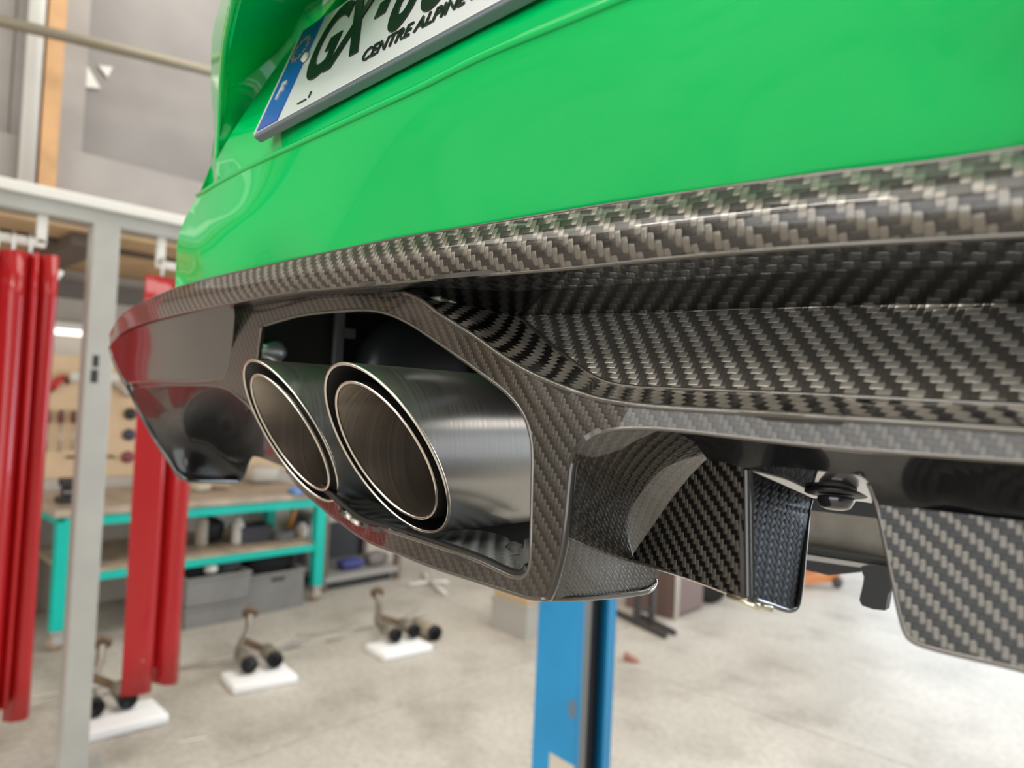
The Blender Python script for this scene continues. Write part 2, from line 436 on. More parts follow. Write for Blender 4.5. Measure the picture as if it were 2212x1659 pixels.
def struct(o): o['kind'] = 'structure'; return o
FX0, FX1, FY0, FY1, HZ = -6.0, 6.0, -7.0, 11.0, 5.5
fl = struct(box('floor', ((FX0+FX1)/2, (FY0+FY1)/2, -0.06), (FX1-FX0+.4, FY1-FY0+.4, 0.1), mat('joint_filler', (.30, .28, .25), .8)))
jx = atZ(700, 1580, 0)[0]; jx2 = jx; jy = atZ(1655, 1545, 0)[1]
xb = [FX0, jx-2.9, jx, jx+4.2, FX1]; yb = [FY0, jy-7.6, jy-3.8, jy, jy+3.8, FY1]
xb = sorted(x for x in xb if FX0 <= x <= FX1); yb = sorted(y for y in yb if FY0 <= y <= FY1)
for a, b_ in zip(xb, xb[1:]):
    for c, d_ in zip(yb, yb[1:]):
        box('slab', ((a+b_)/2, (c+d_)/2, -0.006), (b_-a-.007, d_-c-.007, 0.012), CONC, fl, 0.002)
struct(box('ceiling', (0, 2, HZ+.05), (FX1-FX0+.4, FY1-FY0+.4, .1), CEILM))
struct(box('wall_left', (FX0-.06, 2, HZ/2), (.12, FY1-FY0, HZ), WALLW))
struct(box('wall_right', (FX1+.06, 2, HZ/2), (.12, FY1-FY0, HZ), mat('grey_block_wall', (.34, .33, .32), .7)))
def wall_with_door(name, y, x0, x1, top):
    bm = bmesh.new()
    bx(bm, ((FX0+x0)/2, y, HZ/2), (x0-FX0, .12, HZ)); bx(bm, ((x1+FX1)/2, y, HZ/2), (FX1-x1, .12, HZ))
    bx(bm, ((x0+x1)/2, y, (top+HZ)/2), (x1-x0, .12, HZ-top))
    return struct(bm_obj(name, bm, CLAD))
wall_with_door('wall_back', FY0-.06, -3.7, 4.5, 4.6)
wall_with_door('wall_front', FY1+.06, -3.2, 5.6, 4.6)

# mezzanine along the left wall: sheet front, chipboard underside, joists
MX, MZ = -4.3, 2.50
mezz = thing('mezzanine', 'grey sheet-clad storage mezzanine above the tool wall at the left', 'mezzanine', (MX, 3.0, MZ))
def child_at(o, parent):   # parent empties are unrotated: keep world position
    o.parent = parent; o.location = Vector(o.location)-Vector(parent.location); return o
for y0 in np.arange(-6.0, 8.9, 2.0):
    child_at(box('underside_board', ((MX-6)/2, y0+1.0, MZ+.03), (1.66, 1.99, .022), WOODP), mezz)
for y0 in np.arange(-5.6, 10.9, 0.9):
    pass
child_at(box('front_beam', (MX+.04, 2, MZ+.275), (.10, 17.6, .27), CLAD), mezz)
child_at(box('joist', (MX-.06, 2, MZ+.05), (.06, 17.6, .05), DKWOOD), mezz)
child_at(box('joist', (MX-.42, 2, MZ+.005), (.05, 17.6, .03), DKWOOD), mezz)
pj = atX(110, 545, MX-.3)
child_at(box('cross_joist', ((MX-6)/2, pj[1]+.15, MZ-.01), (1.5, .20, .08), DKWOOD), mezz)
# front panels at the seen places: (px left, px right) at X = MX
def yX(px, py, X): return atX(px, py, X)[1]
edges = [(-330, 'c'), (22, 'c'), (55, 'c'), (112, 'c'), (186, 'd'), (640, 'd'), (1000, 'c')]
ys_ = [yX(p, 200, MX) for p, _ in edges]
ztop = 5.45; zb = MZ+.41
for (a, kd), b_ in zip(list(zip(ys_, [k for _, k in edges])), ys_[1:]):
    m_ = CLAD_D if kd == 'd' else CLAD
    child_at(box('front_panel', (MX-(.05 if kd == 'd' else 0), (a+b_)/2, (zb+ztop)/2), (.03, b_-a-.012, ztop-zb), m_), mezz)
yc = yX(98, 200, MX); child_at(box('timber_post', (MX+.128, yc, (MZ+.10+5.0)/2), (.07, .075, 4.9-MZ), ORANGE), mezz)
# daylight through a braced gap in the big sheet, painted as white plates
pg = [atX(193, 190, MX-.03), atX(186, 140, MX-.03), atX(215, 190, MX-.03)]
def tri_plate(name, pts, X0, m, parent):
    vs = [(X0, p[1], p[2]) for p in pts]+[(X0+.012, p[1], p[2]) for p in pts]
    o = mesh_obj(name, vs, [(0, 2, 1), (3, 4, 5), (0, 1, 4, 3), (1, 2, 5, 4), (2, 0, 3, 5)], m, None); return child_at(o, parent)
tri_plate('daylight_patch', [(0, *atX(187, 142, MX-.03)[1:]), (0, *atX(184, 188, MX-.03)[1:]), (0, *atX(216, 192, MX-.03)[1:])], MX-.034, WHITE, mezz)
tri_plate('daylight_patch', [(0, *atX(212, 142, MX-.03)[1:]), (0, *atX(232, 168, MX-.03)[1:]), (0, *atX(242, 146, MX-.03)[1:])], MX-.034, WHITE, mezz)

# ------------------------------------------------------------------ left wall furniture
WX = FX0-.003
box_ = lambda n, px0, py0, px1, py1, X, d, m, par: None
def wall_slab(name, px, py0, py1, X, y0, y1, dep, m, parent=None):
    z1 = atX(px, py0, X)[2]; z0 = atX(px, py1, X)[2]
    return box(name, (X-dep/2, (y0+y1)/2, (z0+z1)/2), (dep, y1-y0, z1-z0), m, parent)
struct(wall_slab('trim_1', 150, 605, 641, WX+.12, -4, 9, .12, mat('grey_beam', (.16, .145, .13), .5)))
PX = WX+.02
pz1 = atX(150, 768, PX)[2]; pz0 = atX(150, 1032, PX)[2]
# pegboard panels carrying the tools
py_ = [yX(40, 900, PX), yX(222, 900, PX), yX(520, 900, PX), yX(700, 900, PX)]
for a, b_, lb in zip(py_, py_[1:], ('beige pegboard panel behind the grey screen post', 'beige pegboard panel between the grey post and the red strip', 'beige pegboard panel behind the far end of the workbench')):
    o = box('pegboard', (PX-.008, (a+b_)/2, (pz0+pz1)/2), (.016, b_-a-.006, pz1-pz0), PEG); tag(o, lb, 'pegboard')
# strip light / shelf above the tool wall
lamp = thing('strip_light', 'long white strip light fixed above the pegboard', 'lamp', (PX+.10, yX(180, 718, PX), atX(130, 718, PX)[2]))
ol = box('housing', (0, 0, .045), (.14, 2.6, .05), WHITE, lamp, .008)
em = bpy.data.materials.new('lit_tube'); em.use_nodes = True; em.node_tree.nodes['Principled BSDF'].inputs['Emission Color'].default_value = (1, .96, .88, 1)
em.node_tree.nodes['Principled BSDF'].inputs['Emission Strength'].default_value = 1.6
bm = bmesh.new(); rod(bm, (0, -1.25, 0), (0, 1.25, 0), .024); bm_obj('tube', bm, em, lamp, True)
# hanging tools
REDP = mat('red_plastic', (.55, .03, .03), .4); TOOLST = mat('tool_steel', (.42, .39, .35), .4, .6); TOOLHD = mat('tool_handle_dark_red', (.13, .03, .03), .4); TOOLBK = mat('tool_black', (.03, .03, .03), .5)
def onwall(px, py): return atX(px, py, PX)
for k, (px, t0, t1) in enumerate([(104, 885, 975), (132, 885, 975), (159, 886, 972)]):
    a = onwall(px, t0); b_ = onwall(px-3, t1)
    t = thing('screwdriver', ['long screwdriver with dark red grip hanging nearest the red curtain at left', 'long screwdriver with dark red grip hanging in the middle of three on the pegboard', 'long screwdriver with dark red grip hanging next to the grey screen post'][k], 'screwdriver', a, group='screwdrivers on the pegboard')
    dz = a[2]-b_[2]
    bm = bmesh.new(); lathe(bm, [(.006, -dz*.33), (.015, -dz*.30), (.017, -dz*.15), (.014, -.02), (.009, 0)], 10, Matrix.Translation((.02, 0, 0))); bm_obj('grip', bm, TOOLHD, t, True)
    bm = bmesh.new(); lathe(bm, [(.007, -dz), (.006, -dz*.33)], 8, Matrix.Translation((.02, 0, 0))); bm_obj('shaft', bm, TOOLST, t, True)
a = onwall(126, 822)
t = thing('air_gun', 'red blow gun hanging high on the pegboard', 'tool', a)
bm = bmesh.new(); tube(bm, [(.03, -.05, -.06), (.03, -.03, -.03), (.03, 0, .01), (.03, .035, .028)], [.028, .03, .024, .018], 10); bm_obj('body', bm, REDP, t, True)
bm = bmesh.new(); tube(bm, [(.03, .03, .02), (.03, .055, -.005), (.03, .05, -.03)], [.012, .014, .009], 8); bm_obj('trigger', bm, TOOLBK, t, True)
bm = bmesh.new(); tube(bm, [(.03, -.05, -.06), (.028, -.06, -.09)], [.02, .017], 8); bm_obj('handle_cap', bm, TOOLBK, t, True)
for k, (px, py, w_, lb) in enumerate([(161, 814, .085, 'white round tape roll on the pegboard left of the grey post'), (234, 816, .10, 'white round tape roll on the pegboard right of the grey post')]):
    a = onwall(px, py); bm = bmesh.new(); lathe(bm, [(.02, 0), (.034, 0), (.036, .01), (.036, w_-.01), (.034, w_), (.02, w_)], 16, align((0, -w_/2, 0), (0, 1, .0)))
    o = bm_obj('tape_roll', bm, WHITE, None, True, (a[0]+.05, a[1], a[2])); tag(o, lb, 'tape')
a = onwall(252, 830)
bm = bmesh.new(); tube(bm, [(.03, -.07, .04), (.03, -.02, 0), (.03, .05, -.05), (.03, .08, -.10)], [.016, .022, .02, .012], 8)
o = bm_obj('spray_gun', bm, mat('pale_metal', (.5, .47, .42), .35, .5), None, True, a); tag(o, 'pale metal spray gun hanging right of the white tape roll', 'tool')
for k, (px, py, m_, lb) in enumerate([(281, 894, TOOLBK, 'black grinding disc hanging topmost of three beside the red strip'), (278, 939, mat('dark_violet', (.07, .06, .09), .5), 'dark violet grinding disc hanging below the black one'), (275, 987, mat('maroon', (.28, .07, .08), .5), 'maroon grinding disc hanging lowest of three beside the red strip')]):
    a = onwall(px, py); bm = bmesh.new()
    lathe(bm, [(.012, 0), (.045, .0), (.047, .008), (.045, .016), (.022, .018), (.018, .024), (.012, .024)], 20, align((0, 0, 0), (1, 0, 0)))
    o = bm_obj('grinding_disc', bm, m_, None, True, a); tag(o, lb, 'disc', 'grinding discs on the pegboard')
for px, py, lb in ((163, 987, 'small dark hook tool on the pegboard left of the grey post'), (228, 986, 'small dark hook tool on the pegboard right of the grey post')):
    a = onwall(px, py); bm = bmesh.new(); tube(bm, [(.01, -.06, 0), (.03, -.03, .004), (.03, .04, .004), (.03, .06, -.015)], .008, 8)
    tag(bm_obj('hook_tool', bm, TOOLBK, None, True, a), lb, 'tool')

# ------------------------------------------------------------------ workbench
TEAL = mat('teal_paint', (0.0, 0.52, 0.42), 0.4, var=(6, .05)); BTOP = mat('worn_bench_top', (.44, .36, .28), .6, var=(6, .2)); BSH = mat('worn_shelf_board', (.46, .35, .25), .6, var=(7, .25))
BXF = -5.03; BXB = WX+.06
yL = atX(133, 1250, BXF)[1]; yR = atX(690, 1200, BXF)[1]
zt = atX(560, 1095, BXF)[2]; zs = atX(560, 1200, BXF)[2]
bench = thing('workbench', 'teal steel workbench on castors with a worn wooden top', 'workbench', ((BXF+BXB)/2, (yL+yR)/2, 0))
def cb(name, c, s, m, par=bench, bev=0.004): return child_at(box(name, c, s, m, None, bev), par)
bzc = .13
for x_ in (BXF-.035, BXB+.04):
    for y_ in (yL, yR):
        cb('leg', (x_, y_, (bzc+zt)/2), (.075, .085, zt-bzc), TEAL)
        bm = bmesh.new(); lathe(bm, [(.03, -.018), (.052, -.014), (.055, 0), (.052, .014), (.03, .018)], 18, align((0, 0, .056), (1, 0, 0)))
        o = bm_obj('castor', bm, mat('castor_beige', (.40, .30, .21), .5) if True else None, None, True, (x_, y_, 0)); child_at(o, bench)
        bm = bmesh.new(); bx(bm, (0, 0, .122), (.085, .085, .012)); bx(bm, (.026, 0, .085), (.008, .06, .08)); bx(bm, (-.026, 0, .085), (.008, .06, .08))
        o = bm_obj('castor_fork', bm, GREYP, None, False, (x_, y_, 0)); child_at(o, bench)
cb('top_rail', (BXF-.03, (yL+yR)/2, zt-.005), (.05, yR-yL, .065), TEAL); cb('top_rail', (BXB+.04, (yL+yR)/2, zt-.005), (.05, yR-yL, .065), TEAL)
for y_ in (yL, yR): cb('end_rail', ((BXF+BXB)/2, y_, zt-.005), (BXF-BXB-.1, .05, .06), TEAL)
cb('shelf_rail', (BXF-.03, (yL+yR)/2, zs), (.05, yR-yL, .05), TEAL); cb('shelf_rail', (BXB+.04, (yL+yR)/2, zs), (.05, yR-yL, .05), TEAL)
cb('lower_shelf', ((BXF+BXB)/2-.02, (yL+yR)/2, zs+.034), (BXF-BXB-.02, yR-yL-.05, .018), BSH)
cb('worktop', ((BXF+BXB)/2, (yL+yR)/2, zt+.055), (BXF-BXB+.02, yR-yL+.12, .045), BTOP)
ztop_b = zt+.0775; zsh = zs+.043
# things on the bench top
CREAM = mat('cream_sack', (.62, .58, .50), .7)
def sack(name, p, s, m, lb, cat, rz=0):
    bm = bmesh.new(); bmesh.ops.create_icosphere(bm, subdivisions=3, radius=.5)
    for v in bm.verts:
        c = v.co; n_ = .06*math.sin(9*c.x+2)*math.cos(7*c.y)+.05*math.sin(11*c.z)
        v.co = Vector((math.copysign(abs(c.x*2)**.6, c.x)/2, math.copysign(abs(c.y*2)**.6, c.y)/2, math.copysign(abs(c.z*2)**.7, c.z)/2))*(1+n_)
    zm = min(v.co.z for v in bm.verts)
    for v in bm.verts: v.co = Vector((v.co.x*s[0], v.co.y*s[1], (v.co.z-zm)*s[2]))
    return tag(bm_obj(name, bm, m, None, True, p, rz), lb, cat)
p = atZ(562, 1042, ztop_b); sack('sack', (p[0], p[1], ztop_b), (.22, .26, .15), CREAM, 'cream cloth sack standing on the bench top behind the far tailpipe', 'sack')
p = atZ(432, 1062, ztop_b); sack('rag', (p[0], p[1], ztop_b), (.12, .14, .07), mat('pale_rag', (.62, .55, .40), .8), 'crumpled pale rag on the bench top beside the red strip', 'rag', .3)
p = atZ(472, 1056, ztop_b); sack('rag', (p[0], p[1], ztop_b), (.12, .16, .05), mat('tan_rag', (.50, .38, .25), .8), 'crumpled tan rag on the bench top right of the pale one', 'rag', -.2)
p = atZ(648, 1066, ztop_b)
t = thing('parts_tray', 'light blue plastic tray near the far end of the bench top', 'tray', (p[0], p[1], ztop_b)); BLUEP = mat('light_blue_plastic', (.16, .36, .72), .4)
box('base', (0, 0, .006), (.12, .16, .012), BLUEP, t, .003)
for c, s in (((.056, 0, .02), (.008, .16, .04)), ((-.056, 0, .02), (.008, .16, .04)), ((0, .076, .02), (.112, .008, .04)), ((0, -.076, .02), (.112, .008, .04))): box('side', c, s, BLUEP, t, .002)
p = atZ(148, 1085, ztop_b)
t = thing('bench_vice', 'dark bench vice bolted to the near end of the bench top', 'vice', (p[0], p[1], ztop_b))
bm = bmesh.new(); bx(bm, (0, 0, .02), (.14, .14, .04), .008); bx(bm, (0, 0, .08), (.07, .09, .10), .01); bm_obj('body', bm, TOOLBK, t)
bm = bmesh.new(); bx(bm, (.05, 0, .135), (.05, .11, .05), .006); bm_obj('jaw', bm, TOOLBK, t)
bm = bmesh.new(); bx(bm, (-.03, 0, .135), (.05, .11, .05), .006); bm_obj('jaw', bm, TOOLBK, t)
bm = bmesh.new(); rod(bm, (.07, 0, .09), (.17, 0, .09), .01); rod(bm, (.165, -.07, .09), (.165, .07, .09), .006); bm_obj('screw_handle', bm, TOOLST, t, True)
# things on the bench shelf
def jar(name, px, py, r, h, m, lb, cat, zz=zsh, cap=None, X=None):
    p = atZ(px, py, zz); t = thing(name, lb, cat, (p[0], p[1], zz))
    bm = bmesh.new(); lathe(bm, [(r*.92, 0), (r, .008), (r, h*.78), (r*.55, h*.9), (r*.5, h*.92)], 16); bm_obj('body', bm, m, t, True)
    bm = bmesh.new(); lathe(bm, [(r*.56, h*.9), (r*.56, h), (r*.4, h+.006)], 14); bm_obj('cap', bm, cap or TOOLBK, t, True)
    return t
jar('spray_can', 434, 1178, .045, .24, mat('beige_can', (.50, .44, .35), .4), 'beige spray can on the bench shelf beside the red strip', 'can')
jar('bottle', 512, 1174, .045, .20, WHITE, 'white plastic bottle on the bench shelf, left of the dark crate', 'bottle', cap=WHITE)
jar('glue_bottle', 651, 1160, .05, .11, mat('ivory', (.62, .55, .45), .5), 'short ivory bottle near the right end of the bench shelf', 'bottle', cap=WHITE)
def crate(name, px, py, zz, s, m, lb, rz=0, slot=True, cat='crate', shift=(0, 0)):
    p = atZ(px, py, zz); t = thing(name, lb, cat, (p[0]-s[0]/2+shift[0], p[1]+shift[1], zz), rz)
    th = .012
    box('base', (0, 0, .008), (s[0], s[1], .016), m, t)
    for sg in (1, -1):
        bm = bmesh.new(); bx(bm, (sg*(s[0]/2-th/2), 0, s[2]/2+.008), (th, s[1], s[2]-.016)); bm_obj('side_wall', bm, m, t)
        bm = bmesh.new(); bx(bm, (0, sg*(s[1]/2-th/2), s[2]/2+.008), (s[0]-2*th, th, s[2]-.016)); bm_obj('end_wall', bm, m, t)
    bm = bmesh.new()
    for c_, q in (((s[0]/2, 0, s[2]-.012), (.016, s[1]+.016, .02)), ((-s[0]/2, 0, s[2]-.012), (.016, s[1]+.016, .02)), ((0, s[1]/2, s[2]-.012), (s[0], .016, .02)), ((0, -s[1]/2, s[2]-.012), (s[0], .016, .02))): bx(bm, c_, q, .003)
    bm_obj('rim', bm, m, t)
    if slot: box('handle_slot', (s[0]/2+.002, 0, s[2]*.82), (.006, .11, .026), TOOLBK, t, .002)
    return t
DKCR = mat('dark_crate', (.05, .05, .06), .5); GRCR = mat('grey_crate', (.22, .215, .205), .5, var=(5, .1))
crate('small_crate', 555, 1172, zsh, (.2, .26, .13), DKCR, 'dark grey plastic crate in the middle of the bench shelf', slot=False)
p = atZ(470, 1178, zsh); sack('tool_bag', (p[0]-.16, p[1], zsh), (.22, .17, .19), mat('black_bag', (.02, .02, .025), .6), 'black tool bag on the bench shelf left of the white bottle', 'bag')
p = atZ(612, 1166, zsh)
t = thing('hose_reel', 'small grey coiled hose on the bench shelf right of the dark crate', 'hose', (p[0], p[1], zsh))
for k in range(3):
    bm = bmesh.new(); tube(bm, [(.07*math.cos(a), .07*math.sin(a), .014+.024*k) for a in np.linspace(0, 2*PI, 25)], .013, 8, caps=False); bm_obj('coil', bm, mat('hose_grey', (.2, .2, .2), .5), t, True)
p0 = atX(618, 1150, BXF-.42); p1 = atX(638, 1098, BXF-.42)
bm = bmesh.new(); tube(bm, [(p0[0], p0[1], zsh+.012), p1], .02, 10); tag(bm_obj('orange_handle', bm, mat('orange_plastic', (.6, .25, .03), .5), None, True), 'orange tool handle leaning under the right end of the bench top', 'tool')
# pipe stand behind the bench's right end
p = atX(668, 1120, BXB+.25)
bm = bmesh.new(); rod(bm, (p[0], p[1], 0), (p[0], p[1], zt-.04), .03); tag(bm_obj('steel_pipe', bm, mat('pale_pipe', (.42, .40, .40), .4, .4), None, True), 'pale grey steel pipe standing behind the right leg of the bench', 'pipe')
p = atX(335+40, 1200, BXB+.2)
# grey storage crates on the floor under the bench
def on_floor(px, py): return atZ(px, py, 0)
pa = on_floor(470, 1345); pb = on_floor(597, 1318)
ln = .44
crate('storage_crate', 470, 1348, 0, (.38, .46, .145), GRCR, 'grey plastic crate on the floor under the bench, lower of the stack of two', slot=False)
zc2 = .152
crate('storage_crate', 470, 1348, 0, (.38, .46, .20), GRCR, 'grey plastic crate stacked on another under the bench, filled with odds and ends', slot=False).location.z = zc2
crate('storage_crate', 597, 1320, 0, (.38, .44, .30), GRCR, 'tall grey plastic crate with a hand slot on the floor under the bench')
q = Vector((pa[0]-.19, pa[1], 0))
bm = bmesh.new(); bmesh.ops.create_icosphere(bm, subdivisions=3, radius=.05); 
for v in bm.verts: v.co.z *= .8
tag(bm_obj('white_ball', bm, WHITE, None, True, (pa[0]-.10, pa[1]-.03, zc2+.20+.02)), 'white round lamp globe lying on top of the open grey crate', 'globe')
sack('black_cloth', (pa[0]-.22, pa[1]-.08, zc2+.10), (.24, .30, .18), mat('black_cloth', (.012, .012, .012), .9), 'black cloth bundled in the upper grey crate', 'cloth')
sack('grey_cloth', (pa[0]-.22, pa[1]+.13, zc2+.12), (.2, .18, .14), mat('grey_cloth', (.10, .10, .10), .9), 'dark grey cloth bundled beside the black one in the upper grey crate', 'cloth')
sack('black_cover', (pb[0]-.25, pb[1]+.02, .20), (.26, .40, .22), mat('black_cover', (.015, .015, .015), .8), 'black machine cover heaped in the tall grey crate', 'cover')
# machine with cover left of the bench
p = on_floor(112, 1372)
t = thing('tool_trolley', 'dark tool trolley parked at the near end of the bench', 'trolley', (p[0]-.35, p[1]-.62, 0))
GB = mat('trolley_dark', (.035, .034, .032), .5)
box('cabinet', (0, 0, .43), (.5, .34, .62), GB, t, .01)
for k in range(4): box('drawer', (.253, 0, .20+.145*k), (.012, .31, .13), mat('drawer_grey', (.07, .07, .07), .45) if k == 0 else bpy.data.materials['drawer_grey'], t, .003)
for x_ in (-.2, .2):
    for y_ in (-.13, .13):
        bm = bmesh.new(); lathe(bm, [(.03, -.015), (.058, -.013), (.06, 0), (.058, .013), (.03, .015)], 16, align((x_, y_, .06), (1, 0, 0))); bm_obj('wheel', bm, RUBBER, t, True)
# shelf unit to the right of the bench
p = on_floor(800, 1262)
t = thing('low_shelf_unit', 'low grey steel shelf unit beyond the right end of the bench', 'shelf', (p[0]-.30, p[1], 0))
GS = mat('shelf_grey', (.36, .345, .32), .5)
L_ = 1.55
yb0 = atX(705, 1200, p[0])[1]-p[1]; yb1 = atX(862, 1200, p[0])[1]-p[1]
zA = atX(790, 1235, p[0])[2]; zB = atX(760, 1118, p[0])[2]
for z_, n_ in ((zA-.02, 'shelf'), (zB, 'shelf')): box(n_, (0, (yb0+yb1)/2, z_), (.6, yb1-yb0, .05), GS, t, .004)
box('back_panel', (-.29, (yb0+yb1)/2, (zA+zB)/2), (.02, yb1-yb0, zB-zA), TOOLBK, t)
BRN = mat('brown_steel', (.16, .115, .09), .5)
for x_ in (-.27, .27):
    for y_ in (yb0, yb1): box('upright', (x_, y_, (zB+.02)/2), (.05, .05, zB+.02), BRN, t)
box('plinth', (0, (yb0+yb1)/2, zA*.35), (.5, yb1-yb0-.1, zA*.6), TOOLBK, t)
p2 = atX(757, 1205, p[0]-.15)
sack('blue_bag', (p2[0], p2[1], zA+.006), (.14, .24, .09), mat('blue_bag', (.06, .07, .25), .6), 'blue bag lying on the low grey shelf unit', 'bag')
p2 = atX(812, 1195, p[0]-.15)
sack('grey_bag', (p2[0], p2[1], zA+.006), (.14, .22, .12), mat('grey_bag', (.25, .22, .21), .7), 'crumpled grey bag right of the blue one on the low shelf unit', 'bag')

# ------------------------------------------------------------------ welding screen frame with red strip curtains
SX = -3.4
screen = thing('welding_screen', 'tall pale steel screen frame standing left, carrying the red strip curtains', 'frame', (SX, yX(190, 900, SX), 0))
yp = yX(201, 900, SX); ztopb = atX(200, 482, SX)[2]
child_at(box('post', (SX, yp, ztopb/2), (.085, .105, ztopb), GREYP, None, .006), screen)
child_at(box('foot_plate', (SX, yp, .006), (.25, .25, .012), GREYP, None), screen)
child_at(box('top_beam', (SX, yp+.3, ztopb+.024), (.085, 4.6, .062), GREYP, None, .004), screen)
child_at(box('top_channel', (SX+.012, yp+.3, ztopb+.078), (.11, 4.6, .046), WHITE, None, .006), screen)
# smudged black sticker on the post
ps = atX(206, 795, SX+.0435)
child_at(box('sticker', (SX+.0435, ps[1], ps[2]+.03), (.002, .022, .05), TOOLBK, None), screen)
child_at(box('sticker', (SX+.0435, ps[1]-.002, ps[2]-.035), (.002, .026, .055), TOOLBK, None), screen)
def hanger(pxv, py0, py1, pxh, xa):
    """drop bar and the curtain rail it carries"""
    y_ = yX(pxv, (py0+py1)/2, SX); z0 = atX(pxv, py1, SX)[2]
    child_at(box('drop_bar', (SX, y_, (z0+ztopb)/2), (.03, .035, ztopb-z0), WHITE, None, .003), screen)
    yh = yX(pxh, py1, SX)
    child_at(box('curtain_rail', (SX, (y_+yh)/2, z0), (.03, abs(yh-y_)+.03, .035), WHITE, None, .003), screen)
    return z0
zr1 = hanger(90, 470, 527, -160, 0); zr2 = hanger(347, 515, 572, 640, 0)
def pvc():
    m = bpy.data.materials.new('red_pvc'); m.use_nodes = True; nt = m.node_tree; b = nt.nodes['Principled BSDF']; out = nt.nodes['Material Output']
    b.inputs['Base Color'].default_value = (.55, .03, .035, 1); b.inputs['Roughness'].default_value = .16; b.inputs['Coat Weight'].default_value = .8
    tr = nt.nodes.new('ShaderNodeBsdfTranslucent'); tr.inputs[0].default_value = (.95, .02, .03, 1)
    mx = nt.nodes.new('ShaderNodeMixShader'); mx.inputs[0].default_value = .45
    nt.links.new(b.outputs[0], mx.inputs[1]); nt.links.new(tr.outputs[0], mx.inputs[2]); nt.links.new(mx.outputs[0], out.inputs[0])
    return m
PVC = pvc()
HOOK = mat('steel_hook', (.6, .58, .55), .3, .9)
def strip(parent, prof, z1, z0, dz=0.0):
    """one hanging PVC strip: prof = cross-section (x off the rail, y) from above"""
    pr = catmull([(x, y) for x, y in prof], 28); n = len(pr); vs = []; fs = []
    ny = 10
    for j in range(ny+1):
        t_ = j/ny; z = z1+(z0-z1)*t_
        for i, q in enumerate(pr):
            wob = 1+.25*math.sin(3*t_+i*.1)*t_
            vs.append((SX+q[0]*wob+.012*math.sin(4*t_+q[1]*20), q[1], z+(dz*(i/n-.5) if j == ny else 0)))
    for j in range(ny):
        for i in range(n-1):
            a = j*n+i; fs.append((a, a+1, a+1+n, a+n))
    o = mesh_obj('strip', vs, fs, PVC, None, True)
    md = o.modifiers.new('thickness', 'SOLIDIFY'); md.thickness = .003
    return child_at(o, parent)
def ypx(px, py, dx=0): return atX(px, py, SX+dx)[1]
cl = thing('strip_curtain', 'red plastic strip curtain bunched at the left edge of the picture', 'curtain', (SX, ypx(40, 900), zr1), group='red strip curtains on the screen frame')
z1 = atX(55, 548, SX)[2]; z0 = atX(20, 1545, SX)[2]; z0b = atX(75, 1530, SX)[2]
for prof, zz in (([(0, ypx(-120, 900)), (.05, ypx(-80, 900)), (.0, ypx(-40, 900)), (.05, ypx(0, 900))], z0), ([(.03, ypx(-20, 900)), (.07, ypx(5, 900)), (.05, ypx(30, 900)), (-.02, ypx(42, 900))], z0+.01), ([(.0, ypx(36, 900)), (.075, ypx(48, 900)), (-.01, ypx(62, 900))], z0+.05), ([(-.02, ypx(52, 900)), (.05, ypx(72, 900)), (.06, ypx(92, 900)), (-.03, ypx(106, 900))], z0b-.02)):
    strip(cl, prof, z1, zz, .03)
yy = ypx(-120, 900)
for k in (1, 2):
    ya = yy-.22*k; strip(cl, [(-.01, ya+.02), (.055, ya-.05), (.0, ya-.12), (.05, ya-.20)] if k % 2 else [(.03, ya+.02), (-.02, ya-.06), (.05, ya-.14), (.0, ya-.20)], z1, z0+.02*(k % 3), .03)
cr_ = thing('strip_curtain', 'red plastic strip curtain hanging between the grey post and the car', 'curtain', (SX, ypx(345, 1000), zr2), group='red strip curtains on the screen frame')
z1 = atX(330, 598, SX)[2]; za = atX(310, 1490, SX)[2]; zb_ = atX(385, 1468, SX)[2]
for prof, zz in (([(.04, ypx(283, 1000)), (.05, ypx(312, 1000)), (.045, ypx(345, 1000)), (-.01, ypx(356, 1000))], za), ([(-.05, ypx(340, 1000)), (-.045, ypx(360, 1000)), (-.03, ypx(378, 1000))], za+.1), ([(-.01, ypx(358, 1000)), (.06, ypx(378, 1000)), (.07, ypx(396, 1000)), (.0, ypx(413, 1000))], zb_)):
    strip(cr_, prof, z1, zz, -.03)
for cpar, ylist, zz in ((cl, [ypx(-10, 540), ypx(25, 540), ypx(62, 540)], zr1), (cr_, [ypx(345, 590), ypx(385, 590)], zr2)):
    for y_ in ylist:
        bm = bmesh.new(); tube(bm, [(SX+.02, y_, zz+.03), (SX+.03, y_, zz-.01), (SX+.03, y_, zz-.05), (SX+.015, y_, zz-.085)], .006, 8); child_at(bm_obj('hook', bm, HOOK, None, True), cpar)
p = atX(118, 598, SX)
bm = bmesh.new(); tube(bm, [(SX+.05, p[1]-.02, p[2]-.05), (SX+.05, p[1], p[2]), (SX+.05, p[1]+.012, p[2]+.02)], .011, 8); child_at(bm_obj('clip', bm, WHITE, None, True), cl)
for px, py in ((312, 1231), (306, 1427)):
    p = atX(px, py, SX+.055); bm = bmesh.new(); lathe(bm, [(.014, 0), (.012, .005), (0, .007)], 12, align((SX+.052, p[1], p[2]), (1, 0, 0))); child_at(bm_obj('rivet', bm, mat('pink_worn', (.5, .15, .15), .5), None, True), cr_)

